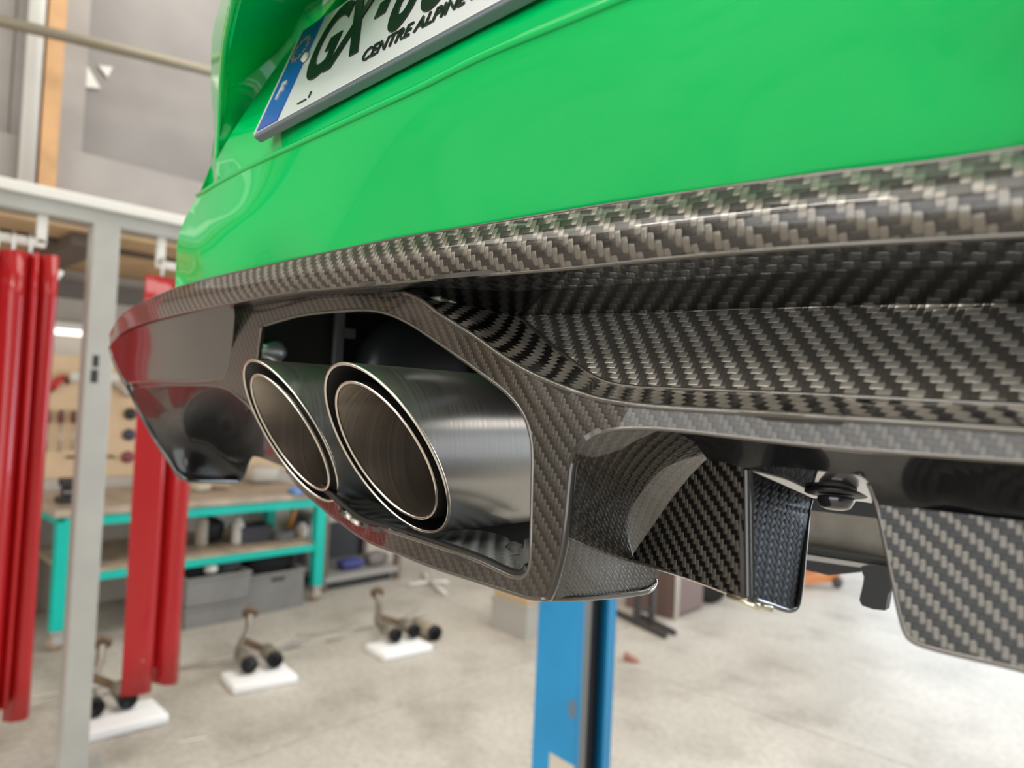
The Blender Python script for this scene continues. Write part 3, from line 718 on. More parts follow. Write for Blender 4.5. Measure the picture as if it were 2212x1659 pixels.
# rope / pipe across the upper left, white drain pipe
PXX = -3.95
a = atX(-250, -15, PXX); b_ = atX(700, 213, PXX)
bm = bmesh.new(); rod(bm, a, b_, .027, 14); tag(bm_obj('overhead_pipe', bm, mat('dull_brass_pipe', (.27, .235, .17), .5, .3), None, True), 'dull brownish pipe running across the upper left in front of the cladding', 'pipe')
py0 = yX(66, 200, MX+.09); bm = bmesh.new(); rod(bm, (MX+.132, py0, MZ+.10), (MX+.132, py0, 5.4), .038, 14)
tag(bm_obj('white_pipe', bm, WHITE, None, True), 'white vertical pipe against the cladding beside the timber strip', 'pipe')

# ------------------------------------------------------------------ exhaust systems lying on white foam pads
FOAM = mat('white_foam', (.93, .93, .92), .8, bump=(30, .3)); PIPE = mat('steel_pipe', (.40, .36, .31), .38, .8); BLK = mat('black_tip', (.006, .006, .006), .35); WIREM = mat('wire', (.45, .42, .37), .4, .5); BRONZE = mat('heat_tinted_pipe', (.25, .18, .12), .4, .8)
def pad(px, py, w_, l_, rz, h, lb):
    p = on_floor(px, py); bm = bmesh.new(); bx(bm, (0, 0, h/2), (w_, l_, h), .012)
    for v in bm.verts: v.co.x += .02*math.sin(14*v.co.y); v.co.z += .004*math.sin(21*v.co.y) if v.co.z > h*.6 else 0
    return tag(bm_obj('foam_pad', bm, FOAM, None, True, (p[0], p[1], .001), rz), lb, 'pad', 'white foam pads on the floor'), p
pads = [(257, 1566, .25, .38, .0, .05, 'white foam pad under the twin pipes, next to the grey screen post'),
        (560, 1474, .24, .36, -.12, .05, 'white foam pad under the middle pair of twin pipes on the floor'),
        (862, 1408, .24, .36, -.05, .05, 'white foam pad under the twin pipes nearest the blue lift post')]
def exhaust(o3, rz, h, lb, third=False):
    t = thing('exhaust_pipe_set', lb, 'exhaust', (o3[0], o3[1], 0), rz, 'twin exhaust pipes lying on the floor')
    for y_ in (-.075, .075):
        bm = bmesh.new(); lathe(bm, [(.038, 0), (.045, .004), (.045, .15), (.034, .17), (.026, .175)], 18, align((.07, y_, h+.055), (-1, 0, .08))); bm_obj('tip', bm, PIPE, t, True)
        bm = bmesh.new(); lathe(bm, [(.047, -.002), (.047, .032), (.040, .032), (.040, -.004), (.047, -.002)], 18, align((.072, y_, h+.055), (-1, 0, .08))); bm_obj('black_ring', bm, BLK, t, True)
        bm = bmesh.new(); lathe(bm, [(.039, .0), (.039, .004)], 18, align((.066, y_, h+.055), (-1, 0, .08))); bm_obj('bore', bm, BLK, t, True)
    bm = bmesh.new(); tube(bm, catmull([(-.10, -.075, h+.06), (-.17, -.06, h+.065), (-.25, -.02, h+.08), (-.34, .05, h+.12), (-.44, .09, h+.19)], 20), .024, 10); bm_obj('pipe', bm, PIPE, t, True)
    bm = bmesh.new(); tube(bm, catmull([(-.10, .075, h+.06), (-.17, .05, h+.07), (-.26, .0, h+.085)], 12), .022, 10); bm_obj('pipe', bm, BRONZE, t, True)
    bm = bmesh.new(); lathe(bm, [(.03, 0), (.05, .004), (.05, .02), (.03, .024)], 14, align((-.44, .09, h+.19), (-.8, .3, .5))); bm_obj('flange', bm, BRONZE, t, True)
    for k, (a_, b2) in enumerate((((-.3, .06, .012), (-.34, .40, .012)), ((-.3, -.05, .05), (-.34, -.36, .012)), ((-.36, .0, .03), (-.30, .45, .06)))):
        bm = bmesh.new(); rod(bm, a_, b2, .006, 6); bm_obj('hanger_rod', bm, WIREM, t, True)
    if third:
        bm = bmesh.new(); lathe(bm, [(.045, 0), (.052, .004), (.052, .25), (.04, .262)], 18, align((.06, .26, .054), (-1, .05, 0))); bm_obj('spare_tip', bm, mat('pale_tip', (.58, .50, .40), .35, .6), t, True)
        bm = bmesh.new(); lathe(bm, [(.054, -.002), (.054, .03), (.045, .03), (.045, -.002)], 18, align((.062, .26, .054), (-1, .05, 0))); bm_obj('black_ring', bm, BLK, t, True)
    return t
ex_lab = ['twin black-tipped exhaust pipes on the foam pad next to the grey post', 'twin black-tipped exhaust pipes on the middle foam pad', 'twin black-tipped exhaust pipes with a spare pale tip lying right of the pad']
for (px, py, w_, l_, rz, h, lb), exl, (ex_, ey_) in zip(pads, ex_lab, ((232, 1560), (560, 1465), (866, 1398))):
    o_, p = pad(px, py, w_, l_, rz, h, lb)
    pe = on_floor(ex_, ey_)
    exhaust((pe[0]-.02, pe[1], 0), rz, .05, exl, third=(px > 800))
# thin wires lying along the floor
for k, pts in enumerate([[(60, 1512), (190, 1488), (300, 1470), (420, 1440), (520, 1418), (640, 1380)], [(230, 1484), (360, 1452), (520, 1432), (700, 1368), (760, 1352)], [(640, 1375), (760, 1362), (850, 1345), (905, 1318)]]):
    P_ = [on_floor(*q) for q in pts]; bm = bmesh.new(); tube(bm, [(q[0], q[1], .008) for q in catmull([(v[0], v[1]) for v in P_], 40)], .006, 6)
    tag(bm_obj('wire', bm, mat('wire_pale', (.62, .58, .50), .4) if k == 0 else WIREM, None, True), ['pale thin wire trailing along the floor below the red strip curtains', 'thin dull wire trailing behind the middle foam pad', 'thin dull wire trailing behind the foam pad nearest the lift'][k], 'wire')
p = on_floor(408, 1600)
bm = bmesh.new(); rod(bm, (p[0], p[1]-.05, .006), (p[0]+.03, p[1]+.07, .006), .004, 6); tag(bm_obj('cable_tie', bm, WHITE, None, True), 'single white cable tie lying on the bare floor at the left', 'cable tie')
# white X-shaped stand base on the floor
p = on_floor(930, 1262)
t = thing('stand_base', 'white cross-shaped stand base on the floor beyond the pods', 'stand', (p[0], p[1], 0))
for e_ in ((882, 1268), (968, 1262), (912, 1240), (962, 1288)):
    q = on_floor(*e_); bm = bmesh.new(); rod(bm, (0, 0, .022), (q[0]-p[0], q[1]-p[1], .02), .018, 8); bm_obj('leg', bm, WHITE, t, True)
bm = bmesh.new(); rod(bm, (0, 0, .02), (0, 0, .75), .018, 10); bm_obj('column', bm, WHITE, t, True)
# cardboard box on a grey bin left of the lift post
p = on_floor(1170, 1378)
box_bin = crate('grey_bin', 1170, 1372, 0, (.36, .34, .24), mat('pale_grey_bin', (.42, .40, .36), .6), 'pale grey bin on the floor left of the blue lift post', slot=False)
t = thing('cardboard_box', 'open brown cardboard box resting on the pale grey bin', 'box', (box_bin.location.x, box_bin.location.y, .242))
CARD = mat('cardboard', (.56, .38, .22), .75)
box('body', (0, 0, .05), (.34, .32, .10), CARD, t, .004)
for c, s, r in (((.17, 0, .105), (.008, .30, .09), .5), ((-.17, 0, .105), (.008, .30, .09), -.5)):
    box('flap', (c[0]+math.sin(r)*.04, 0, c[2]+.03), (.008, .30, .09), CARD, t, 0, Matrix.Rotation(r, 3, 'Y'))
# trestle, pole, wheel right of the lift post
p = on_floor(1395, 1345)
t = thing('trestle', 'dark steel trestle with two legs and splayed feet right of the lift post', 'trestle', (p[0], p[1], 0))
DST = mat('dark_steel', (.05, .045, .045), .5)
for px, py, fx, fy in ((1375, 1350, 1438, 1381), (1407, 1349, 1458, 1374)):
    q = on_floor(px, py); f_ = on_floor(fx, fy)
    bm = bmesh.new(); bx(bm, (q[0]-p[0], q[1]-p[1], .34), (.04, .04, .68)); bm_obj('leg', bm, DST, t)
    bm = bmesh.new(); tube(bm, [(q[0]-p[0]-(f_[0]-q[0])*.8, q[1]-p[1]-(f_[1]-q[1])*.8, .025), (f_[0]-p[0], f_[1]-p[1], .025)], .024, 4); bm_obj('foot', bm, DST, t)
qa = on_floor(1368, 1350)-p; qb = on_floor(1412, 1349)-p
bm = bmesh.new(); tube(bm, [(qa[0], qa[1], .12), (qb[0], qb[1], .12)], .018, 6); bm_obj('cross_bar', bm, DST, t)
bm = bmesh.new(); tube(bm, [(qa[0], qa[1], .68), (qb[0], qb[1], .68)], .025, 6); bm_obj('top_bar', bm, DST, t)
p = on_floor(1430, 1330)
t = thing('parts_cabinet', 'small brown cabinet draped in pink cloth behind the trestle', 'cabinet', (p[0]-.12, p[1]+.22, 0))
box('body', (0, 0, .25), (.45, .5, .5), mat('brown_cabinet', (.16, .10, .085), .6), t, .006)
box('door', (.232, .0, .25), (.016, .46, .44), mat('brown_door', (.19, .12, .10), .55), t, .004)
box('cloth', (0, 0, .53), (.52, .58, .07), mat('pink_cloth', (.68, .28, .32), .8), t, .02)
p = on_floor(1441, 1332)
bm = bmesh.new(); rod(bm, (0, 0, 0), (0, 0, 1.0), .018, 12); tag(bm_obj('white_pole', bm, WHITE, None, True, (p[0]+.10, p[1]-.03, 0)), 'thin white pole standing behind the trestle', 'pole')
p = on_floor(1533, 1302)
t = thing('spare_tyre', 'dark rubber tyre standing on the floor behind the left fin', 'tyre', (p[0], p[1], 0))
bm = bmesh.new(); lathe(bm, [(.08, -.04), (.13, -.05), (.155, -.03), (.16, 0), (.155, .03), (.13, .05), (.08, .04)], 24, align((0, 0, .16), (.75, -.6, 0))); bm_obj('tread', bm, RUBBER, t, True)
bm = bmesh.new(); lathe(bm, [(.02, -.03), (.082, -.035), (.082, .035), (.02, .03)], 20, align((0, 0, .16), (.75, -.6, 0))); bm_obj('rim', bm, TOOLST, t, True)
p = on_floor(1755, 1290)
t = thing('jack', 'orange trolley jack seen through the gap between the fins', 'jack', (p[0]-.25, p[1]+.35, 0), 1.2)
ORP = mat('orange_paint', (.62, .22, .06), .5)
for y_ in (-.14, .14): box('side_rail', (0, y_, .10), (.75, .03, .09), ORP, t, .006)
box('lift_arm', (.06, 0, .15), (.5, .10, .05), ORP, t, .008); 
bm = bmesh.new(); lathe(bm, [(.05, 0), (.06, .01), (.06, .03)], 16, Matrix.Translation((.28, 0, .17))); bm_obj('saddle', bm, DST, t, True)
for x_ in (-.32, .32):
    for y_ in (-.17, .17):
        bm = bmesh.new(); lathe(bm, [(.03, -.02), (.055, -.02), (.055, .02), (.03, .02)], 14, align((x_, y_, .055), (0, 1, 0))); bm_obj('wheel', bm, DST, t, True)
p = on_floor(1372, 1438)
t = thing('brick_chock', 'small red-brown wedge on the floor right of the lift post', 'wedge', (p[0]-.06, p[1]+.05, 0), .4)
mesh_obj('block', [(-.05, -.03, 0), (.05, -.03, 0), (.05, .03, 0), (-.05, .03, 0), (-.05, -.03, .05), (-.05, .03, .05)], [(0, 3, 2, 1), (0, 1, 4), (3, 5, 2), (1, 2, 5, 4), (0, 4, 5, 3)], mat('brick_red', (.30, .13, .09), .8), t)

# ------------------------------------------------------------------ blue lift post
def blue():
    m = mat('blue_lift_paint', (.015, .27, .56), .38, var=(3, .08)); return m
BLUE = blue()
LX = -1.45; LY0 = 1.882; LY1 = 2.10; LXa = -1.635; LH = 2.75
lift = thing('lift_post', 'tall blue steel two-post lift column standing beside the car', 'lift', (LX-.09, 1.99, 0))
tk = .012
child_at(box('rear_face', ((LX+LXa)/2, LY0+tk/2, LH/2), (LX-LXa, tk, LH), BLUE, None, .003), lift)
child_at(box('front_face', ((LX+LXa)/2, LY1-tk/2, LH/2), (LX-LXa, tk, LH), BLUE, None, .003), lift)
child_at(box('web', (LXa+tk/2, (LY0+LY1)/2, LH/2), (tk, LY1-LY0-2*tk, LH), BLUE, None), lift)
child_at(box('lip', (LX-.006, LY0+.022, LH/2), (.012, .02, LH), BLUE, None, .002), lift)
child_at(box('lip', (LX-.006, LY1-.030, LH/2), (.012, .036, LH), BLUE, None, .002), lift)
child_at(box('slide_rail', (LX-.022, LY0+.056, LH/2), (.03, .050, LH-.02), mat('greased_steel', (.22, .215, .20), .4, .5), None, .008), lift)
child_at(box('channel_shade', (LX-.045, LY0+.125, LH/2), (.02, .085, LH-.02), mat('channel_shade_black', (.01, .012, .02), .5), None), lift)  # black strip standing in for the shade deep in the channel
pz = at(1236, 1532, LY0-.001); 
bm = bmesh.new(); lathe(bm, [(.016, 0), (.017, .001), (0, .0015)], 14, align((pz[0], LY0, pz[2]), (0, -1, 0))); o = bm_obj('worn_patch', bm, mat('bare_grey', (.13, .19, .24), .6), None, False); 
for v in o.data.vertices: v.co.z = pz[2]+(v.co.z-pz[2])*2.0
child_at(o, lift)
q = [at(1187, 1625, LY0-.002), at(1240, 1656, LY0-.002), at(1236, 1700, LY0-.002), at(1184, 1700, LY0-.002)]
q = [np.array([max(v[0], LXa+.002), v[1], v[2]]) for v in q]
o = mesh_obj('warning_label', list(q)+[v+np.array([0, .002, 0]) for v in q], [(0, 1, 2, 3), (7, 6, 5, 4), (0, 4, 5, 1), (1, 5, 6, 2), (2, 6, 7, 3), (3, 7, 4, 0)], mat('cream_label', (.62, .57, .45), .6), None); child_at(o, lift)
child_at(box('base_plate', (LX-.09, 1.99, .009), (.45, .5, .018), BLUE, None, .003), lift)
pz = at(1323, 1302, 1.99)
child_at(box('carriage', (LX-.055, 2.01, pz[2]+.17), (.07, .12, .36), mat('carriage_beige', (.46, .38, .28), .5), None, .012), lift)

# ================================================================== THE CAR (its rear, raised on the lift)
car = thing('car', 'bright green car raised on the lift, seen close from behind with a carbon diffuser', 'car', (-0.2, 0.9, CAMH))
KX = Vector(car.location)
def cpart(o, parent=None):
    """hang a world-space part under the car or under one of its parts"""
    if parent is None: o.parent = car; o.location = -KX
    else: o.parent = parent
    return o

# ---- bumper skin
T = [(237, 727, .300), (253, 695, .283), (275, 674, .274), (311, 654, .266), (376, 625, .259), (434, 608, .2555), (600, 570, .252), (850, 519, .251), (1100, 478, .250), (1404, 430, .250), (1774, 378, .250), (2020, 350, .25), (2260, 313, .25), (2420, 290, .25)]
CR = [(427, 423, .258), (438, 417, .255), (470, 397, .248), (564, 348, .234), (687, 291, .2225), (800, 238, .2165), (902, 191, .2145), (1047, 119, .213), (1250, 34, .212), (1450, -50, .212), (1700, -150, .212), (2000, -290, .212), (2420, -480, .213)]
body_ctrl = [(c[0], c[1], c[2]+(.006 if c[0] < 700 else .003)) for c in T if c[0] > 330]+CR+[(384, 520, .266), (381, 590, .272), (394, 485, .266), (415, 450, .262), (420, 560, .2555), (450, 470, .2505), (520, 480, .2425), (650, 440, .2385), (850, 380, .2345), (1100, 310, .2335), (1500, 230, .2335), (2000, 120, .2335), (2300, -50, .217), (2300, 120, .2335), (700, 530, .2500), (1000, 470, .2495), (1600, 370, .2485), (2200, 290, .2485)]
bumper = sheet('bumper', [(378, 632), (380, 597), (383, 524), (394, 485), (427, 423), (427, 423), (470, 397), (564, 348), (687, 291), (800, 238), (902, 191), (1047, 119), (1250, 34), (1450, -50), (1700, -150), (2000, -290), (2420, -480), (2420, -480), (2420, 296), (2420, 296), (2260, 318), (2020, 355), (1774, 383), (1404, 435), (1100, 484), (850, 525), (600, 576), (434, 614), (376, 632)], body_ctrl, PAINT, None, step=26, thick=.004)
cpart(bumper)
bead('crease', [(c[0], c[1], c[2]+.0006) for c in CR], .0022, PAINT, bumper, 90)
# plate plane
PO = at(553, 289, .2227); PA = atZ(1080, 2, PO[2]); ex = (PA-PO)/np.linalg.norm(PA-PO)
tl = math.radians(20); nh = np.array([ex[1], -ex[0], 0]); ey = np.array([-nh[0]*math.sin(tl), -nh[1]*math.sin(tl), math.cos(tl)]); en = np.cross(ex, ey)
if en[1] > 0: en = -en
padf = plane_fn(PO-en*.010, en)
def onpad(x, y, off=.010):
    v = ray(x, y); k = float((PO-en*off-O3) @ en)/float(v @ en); return (O3+v*k)[1]
step_ctrl = [(c[0]+1, c[1]-7, c[2]+.003) for c in CR if c[0] > 440]+[(x, y, onpad(x, y)) for x, y in ((600, 255), (680, 214), (780, 160), (900, 96), (1000, 46), (1100, -5), (1300, -105), (1500, -420), (2300, -800), (2000, -450), (900, -240), (620, 120), (560, 240), (700, 60), (530, 275), (800, 0), (1000, -60))]+[(500, 325, .2395), (470, 345, .2465)]
sheet('plate_mount', [(466, 350), (466, 350), (490, 305), (520, 257), (564, 191), (600, 140), (638, 92), (687, 46), (723, 2), (760, -50), (760, -50), (860, -260), (860, -260), (2420, -900), (2420, -900), (2420, -488), (2420, -488), (2000, -297), (1700, -157), (1450, -57), (1250, 27), (1047, 112), (902, 184), (800, 231), (687, 284), (564, 341), (470, 390), (470, 390)], step_ctrl, PAINT, bumper, step=22, thick=.004)
loop = [(466, 350), (490, 305), (520, 257), (564, 191), (600, 140), (638, 92), (687, 46), (723, 2), (760, -50)]
lp = [at(a, b2, (surf(tps(step_ctrl), (a, b2))[0])[1]) for a, b2 in loop]; n_ = len(lp)
mesh_obj('plate_mount_shade_side', list(lp)+[v+np.array([0, .20, 0]) for v in lp], [(i, i+1, i+1+n_, i+n_) for i in range(n_-1)], PAINT, bumper)  # side wall added to close the recess and darken it
# recess wall left of the number plate (turned away from the light)
rec = [(470, 338, .2475), (474, 280, .242), (477, 217, .232), (481, 160, .219), (485, 108, .204), (506, 0, .176), (530, -60, .165)]+[(x, y, onpad(x, y)+.004) for x, y in ((520, 257), (564, 191), (640, 90), (723, 2), (800, -60), (500, 290))]
sheet('plate_recess', [(468, 352), (468, 352), (470, 338), (477, 217), (485, 108), (506, 0), (520, -60), (520, -60), (830, -60), (830, -60), (750, -10), (690, 50), (645, 93), (604, 142), (568, 194), (500, 300)], rec, PAINT, bumper, step=18, thick=.004)
outer = [(c[0], c[1], c[2]) for c in rec[:6]]
sheet('bumper_side', [(427, 430), (456, 354), (463, 289), (457, 217), (456, 155), (459, 72), (477, 0), (492, -60), (492, -60), (524, -60), (524, -60), (506, 0), (485, 108), (477, 217), (470, 338), (472, 392), (472, 392), (450, 412)], outer+[(427, 430, .262), (456, 354, .270), (463, 289, .272), (457, 217, .265), (456, 155, .255), (459, 72, .237), (477, 0, .215), (492, -60, .205), (472, 392, .2475)], PAINT, bumper, step=14, thick=.004)
bead('recess_edge', [(470, 340, .2475), (474, 280, .242), (477, 217, .232), (485, 108, .204), (506, 0, .176), (520, -60, .167)], .0022, PAINT, bumper)

# flank of the body, running forward from the rear corner
_bf = tps(body_ctrl); _c = [(379, 630), (380, 597), (383, 524), (394, 485), (412, 450), (428, 422)]
fk = [surf(_bf, (x+1.5, y))[0] for x, y in _c]+[at(456, 354, .272), at(463, 289, .274), at(458, 217, .267), at(457, 155, .257), at(460, 72, .239), at(478, 0, .217), at(493, -60, .207)]
n_ = len(fk); vs = []
for d_, xo in ((.0, 0), (.03, -.006), (.12, -.012), (.7, -.02)): vs += [v+np.array([xo, d_, 0]) for v in fk]
mesh_obj('flank', vs, [(r*n_+i, r*n_+i+1, (r+1)*n_+i+1, (r+1)*n_+i) for r in range(3) for i in range(n_-1)], PAINT, bumper, True)
q = [at(520, -60, .166), at(830, -60, .285), at(1100, -70, .30), at(1000, -300, .26), at(540, -120, .15)]  # unseen roof added above the recess to shade it
mesh_obj('recess_shade_roof', list(q)+[v+np.array([0, 0, .004]) for v in q], [(0, 1, 2, 3, 4), (9, 8, 7, 6, 5)]+[(i, i+5, (i+1) % 5+5, (i+1) % 5) for i in range(5)], PAINT, bumper)
# ---- number plate
PW, PH = .424, .0945
PM = Matrix([[ex[0], ey[0], en[0], PO[0]], [ex[1], ey[1], en[1], PO[1]], [ex[2], ey[2], en[2], PO[2]], [0, 0, 0, 1]])
def plate_obj(name, bm, m, parent):
    bmesh.ops.transform(bm, matrix=PM, verts=bm.verts); return bm_obj(name, bm, m, parent)
PWH = mat('plate_white', (.74, .745, .74), .32, coat=.4)
bm = bmesh.new(); bx(bm, (PW/2, PH/2, -.002), (PW, PH, .004), .0012)
plate = plate_obj('number_plate', bm, PWH, None); cpart(plate)
bm = bmesh.new(); bx(bm, (.0165, PH/2, .0004), (.031, PH-.003, .0008)); plate_obj('blue_band', bm, mat('plate_blue', (.012, .10, .48), .35, coat=.4), plate)
bm = bmesh.new(); bx(bm, (PW/2, -.0012, -.003), (PW+.003, .0042, .0065), .001); plate_obj('plate_edge', bm, mat('plate_frame_grey', (.13, .155, .18), .35), plate)
bm = bmesh.new(); bx(bm, (-.0012, PH/2, -.003), (.003, PH+.002, .008), .001); plate_obj('plate_edge', bm, mat('plate_rim_pale', (.62, .62, .60), .35), plate)
PTX = mat('plate_black', (.010, .012, .010), .35)
def text_on(s, x, y, h, sx, m, name, parent, z=.0006, bold=0.0, shear=0.0):
    cu = bpy.data.curves.new(name, 'FONT'); cu.body = s; cu.size = h/.70; cu.extrude = .0004; cu.offset = bold; cu.shear = shear
    o = bpy.data.objects.new(name, cu); C.objects.link(o)
    dg = bpy.context.evaluated_depsgraph_get(); me = bpy.data.meshes.new_from_object(o.evaluated_get(dg))
    C.objects.unlink(o); bpy.data.objects.remove(o)
    bm = bmesh.new(); bm.from_mesh(me)
    xm = min(v.co.x for v in bm.verts)
    for v in bm.verts: v.co = Vector(((v.co.x-xm)*sx+x, v.co.y+y, v.co.z+z))
    return plate_obj(name, bm, m, parent)
for s, x, wd in (('G', .0445, 30), ('X', .0765, 30), ('-', .1225, 14), ('6', .144, 30), ('8', .176, 30), ('2', .211, 30)):
    text_on(s, x, .0275 if s != '-' else .036, .061, .60 if s != '-' else .45, PTX, 'registration_character', plate, bold=.0022)
text_on('CENTRE ALPINE L', .130, .0125, .0098, .94, PTX, 'dealer_lettering', plate, bold=.0001)
text_on('F', .0115, .026, .014, .8, PWH, 'country_letter', plate, z=.0012, bold=.0007)
bm = bmesh.new(); bx(bm, (.063, .0068, .0006), (.012, .0008, .0006)); bx(bm, (.072, .0095, .0006), (.001, .005, .0006)); plate_obj('maker_mark', bm, PTX, plate)
for k in range(12):
    a_ = 2*PI*k/12; bm = bmesh.new(); vs = []
    for j in range(10):
        rr = .0021 if j % 2 == 0 else .0009; b2 = PI/2+PI*j/5; vs.append(bm.verts.new((.016+.0098*math.cos(a_)+rr*math.cos(b2), .0695+.0098*math.sin(a_)+rr*math.sin(b2), .0011)))
    bm.faces.new(vs); r_ = bmesh.ops.extrude_face_region(bm, geom=bm.faces[:]); bmesh.ops.translate(bm, vec=(0, 0, .0004), verts=[g for g in r_['geom'] if isinstance(g, bmesh.types.BMVert)])
    plate_obj('star', bm, mat('star_yellow', (.42, .36, .22), .4) if k == 0 else bpy.data.materials['star_yellow'], plate)
bm = bmesh.new(); lathe(bm, [(.0038, 0), (.0036, .0016), (0, .0022)], 14, Matrix.Translation((.0335, .0545, .0008))); plate_obj('screw_cap', bm, mat('ivory_cap', (.85, .83, .74), .35), plate)

# ---- diffuser
diff = bpy.data.objects.new('rear_diffuser', None); C.objects.link(diff); cpart(diff)
diff['label'] = 'glossy carbon fibre rear diffuser'
L_ = [(238, 749, .300), (262, 719, .284), (300, 701, .272), (350, 687, .263), (442, 666, .256), (497, 656, .253), (620, 633, .251), (830, 614, .250), (920, 605, .2495), (1096, 591, .2495), (1219, 581, .2495), (1404, 562, .2495), (1712, 535, .2495), (2212, 507, .2495), (2420, 494, .2495)]
def mid(A, B, f, dy, xs):
    """points between two rails at fraction f, bulged by dy in depth"""
    pa = catmull(A, 200); pb = catmull(B, 200); out = []
    for x in xs:
        a = min(pa, key=lambda q: abs(q[0]-x)); b = min(pb, key=lambda q: abs(q[0]-x)); out.append((x, a[1]+(b[1]-a[1])*f, a[2]+(b[2]-a[2])*f+dy))
    return out
XS = (330, 420, 520, 640, 800, 950, 1100, 1250, 1404, 1560, 1720, 1900, 2080, 2212, 2350)
blade_ctrl = T+L_+mid(T, L_, .22, -.0022, XS)+mid(T, L_, .40, -.0036, XS)+mid(T, L_, .70, -.0030, XS)
p2 = lambda R: [(c[0], c[1]) for c in R]
TOWB = .0033
_t = np.array(catmull(T, 500)); _l = np.array(catmull(L_, 500))
def blade_fn(q):
    q = np.atleast_2d(np.asarray(q, float)); x = q[:, 0]
    yt = np.interp(x, _t[:, 0], _t[:, 1]); yl = np.interp(x, _l[:, 0], _l[:, 1])
    s_ = np.clip((q[:, 1]-yt)/np.maximum(yl-yt, 4.0), -.2, 1.2)
    Y = (1-s_)*np.interp(x, _t[:, 0], _t[:, 2])+s_*np.interp(x, _l[:, 0], _l[:, 2])-.0046*np.sin(PI*np.clip(s_, 0, 1))*np.clip((x-237)/350, 0, 1)
    return (M[1, 0]*(x-1106)/F+M[1, 1]*(829.5-q[:, 1])/F-M[1, 2])/Y
sheet('upper_blade', [(237, 727)]+p2(T[:])+[(2420, 290)]+[(2420, 494)]+p2(L_[::-1])+[(238, 749)], blade_fn, CARBON, diff, step=12, tow=TOWB)
bead('blade_edge', [(c[0], c[1]-1, c[2]+.001) for c in T], .0011, EDGE, diff, 120)
bead('blade_edge', [(c[0], c[1], c[2]-.0006) for c in L_], .0010, EDGE, diff, 120)
UE = [(497, 672, .277), (560, 659, .275), (652, 643, .2705), (740, 636, .2695), (830, 631, .2695), (872, 630, .2695), (926, 642, .277), (984, 654, .287), (1049, 670, .302), (1121, 683, .316), (1200, 680, .319), (1466, 673, .321), (1835, 661, .321), (2212, 656, .321), (2420, 655, .321)]
UM = mid(L_[5:], UE, .42, -.004, XS[3:])
UM = [(500, 664, .266)]+UM+[(2420, 562, .276)]
und_ctrl = [c for c in L_ if c[0] > 480]+UE+UM
und_fn = tps(und_ctrl)
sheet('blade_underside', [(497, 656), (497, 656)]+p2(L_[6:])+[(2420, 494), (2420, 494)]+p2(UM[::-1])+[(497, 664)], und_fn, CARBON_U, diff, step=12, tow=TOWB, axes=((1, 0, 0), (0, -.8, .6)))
sheet('painted_shade_strip', [(497, 664), (497, 664)]+p2(UM)+[(2420, 562)]+[(2420, 655), (2420, 655)]+p2(UE[::-1][1:])+[(497, 672)], und_fn, GLOSS_D, diff, step=12, tow=TOWB)  # black strip painted in for the shade deep under the blade
# centre panel above the groove
R1 = [(1121, 684, .316), (1157, 716, .310), (1194, 748, .303), (1230, 775, .298), (1265, 802, .294), (1310, 825, .291), (1370, 836, .289), (1466, 841, .287), (1650, 848, .286), (1840, 857, .286), (2212, 876, .285), (2420, 888, .285)]
UEr = [c for c in UE if c[0] >= 1121]
sheet('centre_panel', p2(UEr)+[(2420, 655)]+[(2420, 888)]+p2(R1[::-1])+[(1121, 684)], UEr+R1+mid(UEr, R1, .5, .001, (1300, 1466, 1700, 2000, 2250)), CARBON_B, diff, step=14, tow=.0028)
R2 = [(872, 631, .2665), (910, 647, .2625), (940, 672, .260), (986, 701, .2575), (1031, 730, .2555), (1076, 763, .254), (1121, 792, .253), (1175, 819, .253), (1250, 848, .2535), (1300, 863, .2545), (1400, 877, .256), (1600, 890, .258), (1830, 904, .259), (2212, 930, .259), (2420, 946, .259)]
upC = [(880, 630, .2695), (926, 642, .277), (984, 654, .287), (1049, 670, .302)]+R1
groove_fn = tps(R2+upC+[(1060, 720, .281), (1120, 745, .286), (1180, 790, .280), (1300, 845, .277), (1466, 862, .276), (1840, 883, .276), (2212, 906, .276)])
sheet('groove', [(872, 631)]+p2(upC[1:])+[(2420, 888)]+[(2420, 946)]+p2(R2[::-1])+[(872, 631)], groove_fn, CARBON_G, diff, step=12, tow=.0036, rot=math.radians(-62), axes=((1, .35, 0), (0, -.5, -.86)))
bead('groove_ridge', [(c[0], c[1], c[2]-.0006) for c in R1], .0012, EDGE, diff, 100)
# pod frame with the opening for the tailpipes, running on into the lower lip
LIP = [(1236, 1003), (1241, 985), (1251, 969), (1268, 951), (1290, 938), (1326, 927), (1380, 924), (1452, 927), (1603, 944), (1754, 961), (2000, 981), (2212, 996), (2420, 1010)]
pod_ctrl = R2+[(1236, 1003, .2515), (1290, 938, .2525), (1326, 927, .253), (1452, 927, .256), (1603, 944, .2575), (1754, 961, .2585), (2212, 996, .2585), (2420, 1010, .2585), (1216, 1179, .2505), (1192, 1270, .2505), (1150, 1000, .2505), (1150, 1200, .2505), (1137, 1290, .252), (1038, 1235, .253), (938, 1203, .255), (839, 1165, .260), (760, 1125, .282), (700, 1090, .298), (650, 1045, .306), (600, 990, .306), (570, 930, .296), (544, 884, .286), (520, 760, .279), (505, 690, .2785), (560, 662, .276), (652, 648, .2715), (740, 640, .270), (830, 634, .2695), (850, 660, .268), (900, 680, .265), (956, 720, .2595), (1029, 775, .255), (1101, 830, .2525), (700, 660, .2715), (480, 828, .284), (414, 829, .288), (353, 829, .292), (305, 831, .298), (1200, 900, .2515)]
